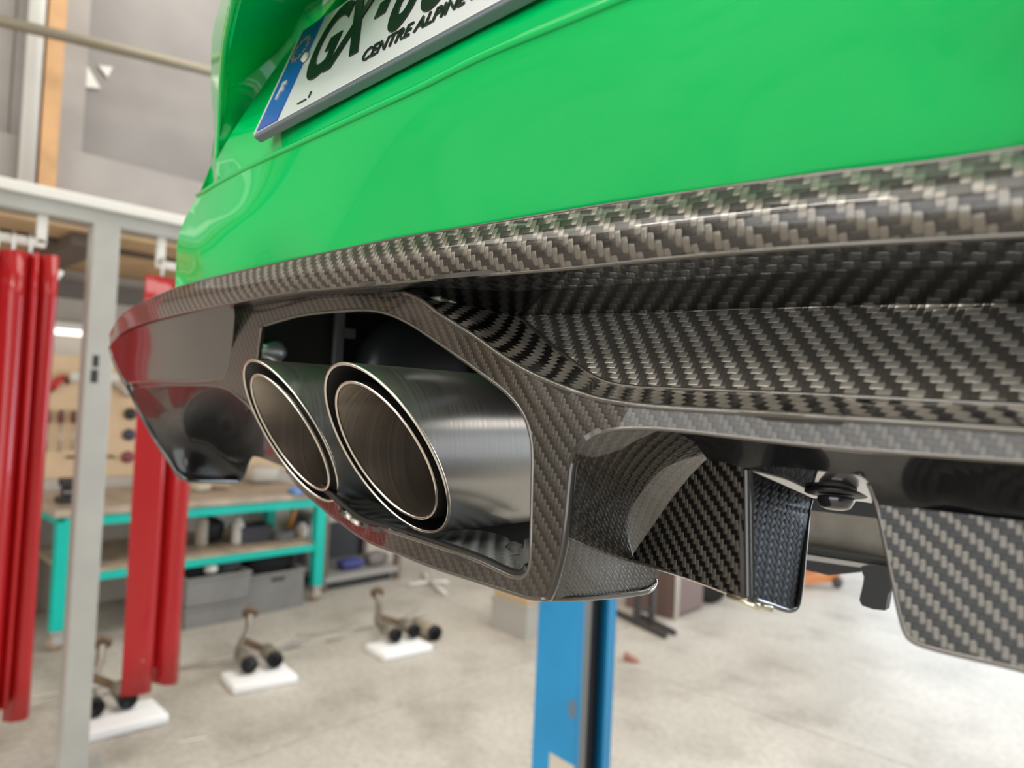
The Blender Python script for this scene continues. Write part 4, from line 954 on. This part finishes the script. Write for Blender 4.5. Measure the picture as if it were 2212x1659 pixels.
pod_out = [(504, 669), (504, 669), (560, 660), (652, 643), (740, 636), (830, 631), (872, 631), (872, 631)]+p2(R2[1:])+[(2420, 946), (2420, 1010), (2420, 1010)]+LIP[::-1][1:]+[(1216, 1179), (1192, 1270), (1181, 1294), (1181, 1294), (1160, 1294), (1137, 1290), (1038, 1258), (938, 1226), (859, 1195), (799, 1171), (748, 1137), (700, 1100), (650, 1056), (620, 1018), (590, 975), (565, 920), (544, 886), (520, 862), (492, 842), (462, 835), (414, 833), (353, 834), (300, 837), (300, 837), (284, 826), (284, 826), (353, 823), (414, 825), (469, 820), (486, 812), (493, 795), (499, 755), (503, 716)]
opening = [(566, 705), (566, 705), (600, 694), (652, 681), (720, 673), (797, 670), (840, 678), (884, 698), (956, 745), (1029, 797), (1101, 853), (1133, 896), (1149, 945), (1153, 1000), (1152, 1034), (1148, 1200), (1146, 1222), (1138, 1240), (1125, 1247), (1111, 1246), (1038, 1213), (938, 1178), (839, 1146), (779, 1128), (740, 1098), (690, 1050), (640, 1000), (600, 930), (572, 860), (556, 790), (556, 790), (560, 750)]
pod_fn = tps(pod_ctrl)
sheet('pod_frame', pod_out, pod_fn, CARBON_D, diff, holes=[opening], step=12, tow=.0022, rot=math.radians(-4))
def on(fn, x, y, d=0.0): return (surf(fn, (x, y))[0])[1]+d
bead('opening_edge', [(x, y, on(pod_fn, x, y, .0008)) for x, y in smooth_outline(opening, 10)+[opening[0]]], .0014, EDGE, diff, 200)
_r2 = [tuple(v[:2]) for v in catmull([(c[0], c[1]) for c in R2], 60)]
bead('groove_ridge', [(x, y, min(on(pod_fn, x, y), on(groove_fn, x, y))-.0005) for x, y in _r2], .0014, EDGE, diff, 160)
LOW = [(1181, 1293), (1160, 1293), (1137, 1289), (1038, 1257), (938, 1225), (859, 1194), (799, 1170), (748, 1136), (700, 1099), (650, 1055), (620, 1017)]
bead('lower_edge', [(x, y, on(pod_fn, x, y, .001)) for x, y in LOW], .0014, EDGE, diff)
bead('lip_edge', [(x, y, on(pod_fn, x, y, .001)) for x, y in LIP], .0012, EDGE, diff, 100)
# flare of the pod towards the fins
side_ctrl = [(1236, 1003, .2518), (1216, 1179, .2508), (1192, 1270, .2508), (1181, 1294, .2525), (1250, 1293, .272), (1336, 1286, .305), (1400, 1277, .332), (1414, 1262, .341), (1415, 1250, .343), (1361, 1209, .324), (1402, 1147, .332), (1452, 1076, .332), (1500, 1000, .318), (1545, 960, .288), (1452, 927, .2565), (1326, 927, .2535), (1290, 938, .2528), (1251, 969, .252), (1350, 1010, .291), (1300, 1110, .2815), (1400, 970, .284), (1262, 1000, .2565), (1245, 1100, .2575), (1228, 1200, .258)]
side_fn = tps(side_ctrl, 2.5e-2)
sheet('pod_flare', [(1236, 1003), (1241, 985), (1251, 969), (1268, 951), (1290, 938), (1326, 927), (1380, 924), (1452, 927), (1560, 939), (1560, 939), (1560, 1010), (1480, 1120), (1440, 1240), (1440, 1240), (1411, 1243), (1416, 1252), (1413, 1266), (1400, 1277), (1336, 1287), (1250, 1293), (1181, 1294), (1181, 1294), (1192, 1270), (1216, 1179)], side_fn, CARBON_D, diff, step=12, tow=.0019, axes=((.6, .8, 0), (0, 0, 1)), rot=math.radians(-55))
bead('flare_edge', [(1244, 985, .2528), (1238, 1003, .2518), (1218, 1179, .2508), (1194, 1270, .2508), (1184, 1292, .2518)], .0022, GLOSS, diff)
bead('flare_bottom', [(1181, 1293, .2535), (1250, 1292, .273), (1336, 1286, .306), (1400, 1276, .333), (1413, 1264, .341), (1415, 1251, .343)], .0016, EDGE, diff)
# cove under the lip, two fins
fin_ctrl = [(1452, 927, .2568), (1603, 944, .2582), (1754, 961, .2590), (2000, 981, .259), (2212, 996, .259), (2420, 1010, .259), (1560, 965, .272), (1700, 990, .272), (1900, 1012, .272), (2212, 1046, .273), (1610, 1011, .285), (1740, 1016, .286), (1874, 1040, .286), (2040, 1062, .288), (2212, 1095, .289), (2420, 1110, .289), (1904, 1126, .2875), (1930, 1252, .284), (1965, 1378, .280), (2212, 1250, .285), (2212, 1446, .279), (2050, 1402, .2795), (2420, 1500, .279), (1612, 1150, .284), (1613, 1292, .279), (1527, 991, .298), (1492, 1026, .307), (1452, 1076, .313), (1402, 1147, .317), (1361, 1209, .317), (1500, 1247, .297), (1560, 1030, .292)]
fin_fn = tps(fin_ctrl, 6.0e-3)
f1_fn = tps([c for c in fin_ctrl if c[0] < 1614 and c[1] > 985], 2e-2)
f2_fn = tps([(1895, 1088, .2875), (2050, 1106, .2885)]+[c for c in fin_ctrl if c[0] > 1890 and c[1] > 1085], 4e-3)
GLOSS_K = mat('cove_dark_reflection', (0.006, 0.0065, 0.008), 0.2, 0.0, 0.4, 0.2)  # near-black stands in for the dark reflection under the lip
GAP = [(1611, 1013), (1640, 1007), (1740, 1014), (1800, 1022), (1858, 1030), (1874, 1040)]
sheet('lip_cove', [(1452, 927), (1452, 927)]+LIP[8:]+[(2420, 1146), (2420, 1146), (2212, 1128), (2050, 1109), (1908, 1092), (1895, 1091), (1895, 1091), (1888, 1068), (1874, 1040), (1858, 1030), (1800, 1022), (1740, 1014), (1640, 1007), (1611, 1011), (1611, 1011), (1570, 1000), (1527, 991), (1527, 991), (1500, 955)], fin_fn, GLOSS_K, diff, step=12, tow=.0033)  # runs down over the right fin's top, painting its dark reflection too
sheet('fin', [(1527, 991), (1527, 991), (1570, 1000), (1612, 1011), (1612, 1011), (1614, 1150), (1616, 1293), (1616, 1293), (1573, 1280), (1500, 1253), (1420, 1227), (1361, 1210), (1361, 1210), (1372, 1190), (1402, 1147), (1452, 1076), (1492, 1026)], f1_fn, CARBON_HI, diff, step=11, tow=.0023, rot=math.radians(6), thick=.0035)
sheet('fin', [(1895, 1090), (1895, 1090), (1908, 1090), (2050, 1107), (2212, 1126), (2420, 1144), (2420, 1144), (2420, 1512), (2420, 1512), (2212, 1447), (1995, 1389), (1975, 1384), (1965, 1376), (1955, 1355), (1950, 1342), (1930, 1252), (1904, 1126)], f2_fn, CARBON_HI, diff, step=12, tow=.0022, rot=math.radians(4), thick=.0035, ext=.06)
bead('fin_edge', [(1878, 1042, .287), (1892, 1080, .288), (1904, 1126, .2885), (1930, 1252, .285), (1950, 1342, .282), (1960, 1370, .281), (1975, 1385, .281), (2212, 1447, .280), (2420, 1512, .280)], .0012, EDGE, diff)
bead('fin_edge', [(1362, 1210, .318), (1420, 1227, .309), (1500, 1253, .298), (1573, 1280, .288), (1616, 1293, .281)], .0010, RIM, diff)
# side face of the left fin, going forward
f1s = [(1612, 1011, .286), (1616, 1293, .280), (1752, 1077, .352), (1740, 1190, .334), (1722, 1312, .318), (1634, 1297, .285), (1700, 1050, .330), (1660, 1150, .305)]
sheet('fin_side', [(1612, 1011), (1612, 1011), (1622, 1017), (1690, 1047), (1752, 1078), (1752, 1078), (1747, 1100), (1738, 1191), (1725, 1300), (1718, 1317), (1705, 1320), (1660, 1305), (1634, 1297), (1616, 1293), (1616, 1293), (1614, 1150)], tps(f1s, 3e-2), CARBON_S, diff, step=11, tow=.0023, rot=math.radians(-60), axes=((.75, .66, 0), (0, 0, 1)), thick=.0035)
bead('fin_corner', [(1613, 1012, .2855), (1615, 1150, .2838), (1617, 1292, .280)], .0016, GLOSS, diff)
bead('fin_bottom', [(1617, 1293, .281), (1634, 1297, .286), (1660, 1305, .296), (1705, 1319, .312), (1718, 1315, .317), (1725, 1300, .32), (1738, 1191, .335), (1747, 1100, .349), (1752, 1078, .353)], .0012, GLOSS, diff)
bm = bmesh.new(); tube(bm, [at(1573, 1287, .287), at(1610, 1300, .283), at(1640, 1312, .283)], .0015, 8); bm_obj('clip', bm, mat('yellowed_chrome', (.75, .72, .55), .2, .9), diff, True)
bm = bmesh.new(); tube(bm, [at(1618, 1304, .284), at(1668, 1316, .29)], .0013, 8); bm_obj('clip', bm, bpy.data.materials['yellowed_chrome'], diff, True)
# sloping roof of the gap with its fixing bolt
gp = [(1612, 1010, .2855), (1740, 1014, .286), (1874, 1040, .2868), (1755, 1076, .362), (1894, 1093, .372), (1820, 1060, .335), (1690, 1045, .331)]
gap_fn = tps(gp)
sheet('gap_roof', [(1612, 1011), (1612, 1011), (1640, 1006), (1740, 1013), (1858, 1029), (1876, 1038), (1876, 1038), (1885, 1065), (1910, 1110), (1910, 1110), (1896, 1092), (1755, 1076), (1755, 1076), (1690, 1046)], gap_fn, GLOSS, diff, step=9)
pb_ = surf(gap_fn, (1806, 1060))[0]; v1 = surf(gap_fn, (1812, 1060))[0]-surf(gap_fn, (1800, 1060))[0]; v2 = surf(gap_fn, (1806, 1066))[0]-surf(gap_fn, (1806, 1054))[0]
nb = np.cross(v1, v2); nb /= np.linalg.norm(nb); nb = -nb if nb[2] > 0 else nb
bm = bmesh.new(); lathe(bm, [(.0135, 0), (.0135, .0016), (.0128, .002)], 28, align(pb_, nb)); bolt = bm_obj('bolt', bm, RUBBER, diff, True)
bm = bmesh.new(); lathe(bm, [(.0078, .003), (.0080, .0045), (.0062, .0078), (.0036, .0088), (0, .009)], 24, align(pb_, nb)); bm_obj('bolt_head', bm, mat('dark_chrome', (.05, .05, .055), .15, .6, 1.0), diff, True)
# far wing of the diffuser
wing_ctrl = [(240, 750, .3005), (262, 720, .287), (300, 702, .277), (350, 688, .270), (442, 668, .266), (500, 660, .266), (275, 822, .297), (303, 826, .2935), (353, 823, .291), (414, 825, .288), (469, 820, .285), (494, 794, .282), (503, 716, .280), (400, 760, .283), (460, 740, .2805), (320, 765, .290), (258, 790, .3)]
sheet('wing_panel', [(237, 748), (237, 748), (248, 733), (262, 719), (300, 701), (350, 687), (442, 666), (500, 655), (500, 655), (506, 672), (504, 716), (500, 755), (494, 794), (487, 812), (469, 821), (414, 826), (353, 824), (303, 827), (284, 828), (284, 828), (270, 818), (256, 800), (244, 770)], tps(wing_ctrl, 2e-2), GLOSS, diff, step=12)
bead('wing_panel_rim', [(284, 827, .296), (353, 823, .2905), (414, 825, .2875), (469, 820, .2845), (486, 812, .2835), (493, 795, .2825), (499, 755, .2805), (503, 716, .2795), (504, 680, .279)], .0016, EDGE, diff)
wl = [(300, 837, .297), (353, 834, .2925), (414, 833, .2885), (469, 836, .2855), (500, 850, .284), (544, 885, .2835), (311, 902, .325), (342, 958, .34), (386, 1024, .352), (403, 1036, .355), (469, 1038, .40), (518, 1037, .44), (533, 1016, .445), (547, 988, .43), (575, 940, .35), (600, 990, .40), (420, 900, .345), (480, 930, .39), (500, 880, .33), (284, 832, .302)]
GLOSS_S = mat('dark_resin_satin', (0.010, 0.010, 0.011), 0.3, 0.0, 0.55, 0.3)
sheet('wing_scoop', [(284, 830), (284, 830), (300, 837), (353, 834), (414, 833), (462, 835), (492, 842), (520, 862), (544, 886), (565, 920), (590, 975), (612, 1008), (612, 1008), (566, 990), (547, 986), (535, 1006), (528, 1030), (518, 1039), (514, 1040), (469, 1039), (420, 1038), (403, 1035), (386, 1024), (370, 999), (342, 958), (311, 902), (289, 858)], tps(wl, 4e-3), GLOSS_S, diff, step=12)
bead('wing_edge', [(240, 750, .301), (247, 775, .302), (258, 800, .303), (275, 830, .305), (289, 858, .315), (311, 902, .326), (342, 958, .341), (370, 999, .349), (386, 1024, .353), (403, 1035, .356), (420, 1038, .366), (469, 1039, .401), (514, 1040, .438)], .0036, GLOSS, diff)
bead('scoop_ridge', [(300, 836, .2975), (353, 833, .2925), (414, 832, .2885), (462, 834, .2855), (492, 841, .2845), (520, 861, .2838), (544, 885, .284), (565, 919, .285)], .0014, EDGE, diff)

# ---- inside the pod opening
cav = bpy.data.objects.new('pod_cavity', None); C.objects.link(cav); cpart(cav); cav['label'] = 'dark cavity behind the tailpipes'
X0, X1, Z0, Z1 = -.605, -.2145, CAMH-.115, CAMH+.085
bm = bmesh.new(); bx(bm, (-.50, .60, CAMH-.01), (.21, .01, .20)); bm_obj('shade_liner', bm, DARK, cav)  # black panels added behind the opening to keep the cavity dark
bm = bmesh.new(); bx(bm, ((X0+X1)/2, .46, Z1), (X1-X0, .32, .008)); bm_obj('shade_liner', bm, DARK, cav)
bm = bmesh.new(); bx(bm, (X0, .445, CAMH+.035), (.006, .32, .11)); bx(bm, (X0, .50, CAMH-.05), (.006, .21, .13)); bm_obj('shade_liner', bm, DARK, cav)
bm = bmesh.new(); bx(bm, (-.47, .485, Z0), (.27, .23, .006)); bm_obj('shade_liner', bm, DARK, cav)
XW = X0+.012
pz = atX(731, 735, XW); bm = bmesh.new(); bx(bm, (XW, pz[1], pz[2]), (.006, .010, .075), .001); bx(bm, (XW, pz[1]+.010, pz[2]+.008), (.006, .016, .010), .001); bm_obj('bracket', bm, mat('dull_zinc', (.16, .17, .18), .5, .3), cav)
pz = atX(905, 800, XW+.04); bm = bmesh.new(); lathe(bm, [(.0, -.03), (.046, -.03), (.056, -.022), (.058, .02), (.046, .03), (0, .03)], 28, align((XW+.03, pz[1], pz[2]), (1, -.3, 0))); bm_obj('silencer_end', bm, mat('silencer_dark', (.02, .022, .024), .35, .3), cav, True)
pz = atX(590, 760, XW); bm = bmesh.new(); bmesh.ops.create_icosphere(bm, subdivisions=2, radius=.5)
for v in bm.verts: v.co = Vector((v.co.x*.008, v.co.y*.030, v.co.z*.020*(1+.35*math.sin(11*v.co.y)))); v.co += Vector((XW, pz[1], pz[2]))
bm_obj('reflection_patch', bm, mat('bright_reflection', (.75, .8, .85), .3, .8), cav, True)  # bright piece standing in for a reflection inside the cavity
fl_ctrl = [(1146, 1228, .256), (1125, 1246, .2555), (1038, 1213, .258), (938, 1178, .262), (839, 1145, .268), (775, 1126, .274), (740, 1096, .279), (800, 1115, .31), (870, 1140, .34), (960, 1142, .36), (1050, 1150, .36), (1110, 1176, .335), (1147, 1165, .335)]
sheet('weave_tray', [(1147, 1165), (1147, 1165), (1134, 1163), (1131, 1180), (1128, 1196), (1115, 1200), (1103, 1194), (1096, 1180), (1108, 1170), (1060, 1150), (960, 1136), (870, 1110), (800, 1080), (735, 1060), (735, 1060), (735, 1096), (779, 1128), (839, 1147), (938, 1180), (1038, 1216), (1113, 1249), (1130, 1247), (1149, 1224), (1149, 1224)], fl_ctrl, CARBON_RAW, cav, step=9, tow=.0036, axes=((1, 0, 0), (0, 1, 0)))
bm = bmesh.new(); tube(bm, [at(q[0], q[1], q[2]) for q in catmull([(1143, 1225, .2525), (1130, 1240, .2535), (1110, 1239, .2545), (1038, 1207, .257), (938, 1172, .261), (839, 1140, .266), (785, 1122, .271), (745, 1093, .276), (700, 1050, .281)], 60)], .0026, 8); bm_obj('rubber_seal', bm, RUBBER, cav, True)
pz = at(1114, 1184, .325); bm = bmesh.new(); bmesh.ops.create_icosphere(bm, subdivisions=2, radius=.5)
for v in bm.verts: v.co = Vector((v.co.x*.014, v.co.y*.01, v.co.z*.008))*(1+.2*math.sin(30*v.co.x+3))+Vector(pz)
bm_obj('sealant_lump', bm, mat('sealant_grey', (.11, .115, .11), .6), cav, True)
for q0, q1 in (((747, 1108), (758, 1120)), ((763, 1124), (776, 1132))):  # pale beads standing in for bright reflecting spots on the clear coat
    bm = bmesh.new(); tube(bm, [at(*q0, .271), at(*q1, .2695)], .0019, 8); bm_obj('bright_spot', bm, mat('pale_reflection', (.62, .58, .52), .25, .3) if q0[0] < 750 else bpy.data.materials['pale_reflection'], cav, True)

# ---- tailpipes
ay = math.radians(4.0); AX = np.array([math.sin(ay), math.cos(ay), 0]); E1 = np.array([math.cos(ay), -math.sin(ay), 0]); E2 = np.cross(E1, AX)
def cyl(name, Cc, r0, r1, sl, sx, back, m, parent, seg=128, inward=False, nz=24):
    """barrel from its slash-cut mouth back along the pipe; shared normals, UV = (around, along)"""
    vs = []; fs = []; uvs = []
    for j in range(nz+1):
        t_ = j/nz; r = r0+(r1-r0)*t_
        for k in range(seg):
            th = 2*PI*k/seg; s0 = r*(sl*math.sin(th)+sx*math.cos(th)); s = s0*(1-t_)+back*t_ if back > 0 else s0
            vs.append(Cc+r*(math.cos(th)*E1+math.sin(th)*E2)+s*AX); uvs.append((th*r0, s))
    for j in range(nz):
        for k in range(seg):
            a = j*seg+k; b2 = j*seg+(k+1) % seg; f = (a, b2, b2+seg, a+seg); fs.append(f if inward else f[::-1])
    me = bpy.data.meshes.new(name); me.from_pydata([tuple(v) for v in vs], [], fs); me.update(); me.materials.append(m)
    uv = me.uv_layers.new(name='UVMap')
    for p in me.polygons:
        p.use_smooth = True
        wrap = any(vi % seg == 0 for vi in p.vertices) and any(vi % seg == seg-1 for vi in p.vertices)
        for li, vi in zip(p.loop_indices, p.vertices):
            u, v = uvs[vi]
            if wrap and vi % seg == 0: u += 2*PI*r0
            uv.data[li].uv = (u, v)
    return put(bpy.data.objects.new(name, me), parent)
def ring(name, Cc, r, tube_r, sl, sx, m, parent, seg=128):
    pts = [Cc+r*(math.cos(t_)*E1+math.sin(t_)*E2)+r*(sl*math.sin(t_)+sx*math.cos(t_))*AX for t_ in np.linspace(0, 2*PI, seg+1)]
    bm = bmesh.new(); tube(bm, pts, tube_r, 8, caps=False); return bm_obj(name, bm, m, parent, True)
def tailpipe(Co, Ci, slo, sxo, sli, sxi, lb):
    Co = np.array(Co)+O3; Ci = np.array(Ci)+O3
    t = cyl('tailpipe', Co, .0524, .0515, slo, sxo, .17, STEEL, None); cpart(t); t['label'] = lb
    cyl('sleeve_lining', Co, .0506, .0500, slo, sxo, .15, BLACKCOAT, t, inward=True)
    ring('rolled_rim', Co, .0515, .0012, slo, sxo, RIM, t)
    cyl('inner_pipe', Ci, .0408, .0400, sli, sxi, .19, STEEL_IN, t, inward=True)
    cyl('inner_pipe_outside', Ci, .0420, .0420, sli, sxi, .12, BLACKCOAT, t)
    ring('inner_rim', Ci, .0414, .0011, sli, sxi, RIM, t)
    bm = bmesh.new(); lathe(bm, [(.0505, 0), (.0505, .004)], 48, align(Co+.148*AX, AX)); bm_obj('back_plate', bm, BLACKCOAT, t, False)
    return t
tailpipe((-.3517, .2549, -.0341), (-.3484, .2527, -.0345), -.607, .028, -.609, .034, 'near tailpipe with a slash-cut double-walled mouth')
tailpipe((-.4756, .2586, -.0311), (-.4664, .2531, -.0311), -.605, -.001, -.622, -.017, 'far tailpipe, blurred by distance')

# ---- underbody seen through the gap
ub = bpy.data.objects.new('underbody', None); C.objects.link(ub); cpart(ub); ub['label'] = 'silencer and cross-members under the car'
def bar(name, pts, Y, dy, m, parent):
    """a cross-member: outline in the plane Y, extruded forward by dy"""
    q = [at(x, y, Y) for x, y in pts]; n = len(q)
    vs = list(q)+[v+np.array([0, dy, 0]) for v in q]
    return mesh_obj(name, vs, [tuple(range(n)), tuple(range(2*n-1, n-1, -1))]+[(i, i+n, (i+1) % n+n, (i+1) % n) for i in range(n)], m, parent)
bar('cross_member', [(1560, 1040), (2000, 1088), (2000, 1132), (1560, 1080)], .62, .05, RUBBER, ub)
bar('silencer', [(1560, 1060), (2000, 1108), (2000, 1235), (1560, 1168)], .70, .2, mat('silencer_skin', (.36, .325, .275), .55, .4, var=(60, .1)), ub)
bar('heat_shield_edge', [(1560, 1165), (1740, 1182), (2000, 1226), (2000, 1255), (1740, 1206), (1560, 1180)], .66, .02, RUBBER, ub)
bar('cross_tube', [(1560, 1170), (1740, 1198), (2000, 1238), (2000, 1246), (1740, 1209), (1560, 1183)], .655, .01, mat('grey_tube', (.30, .28, .26), .35, .6), ub)
bar('lower_beam', [(1560, 1180), (1740, 1206), (1860, 1226), (1860, 1236), (1790, 1243), (1735, 1230), (1560, 1200)], .68, .03, RUBBER, ub)
bar('hanging_tab', [(1858, 1225), (1930, 1230), (1990, 1240), (1990, 1262), (1930, 1268), (1918, 1285), (1912, 1319), (1885, 1316), (1862, 1308), (1856, 1296), (1864, 1262), (1866, 1246)], .64, .012, RUBBER, ub)
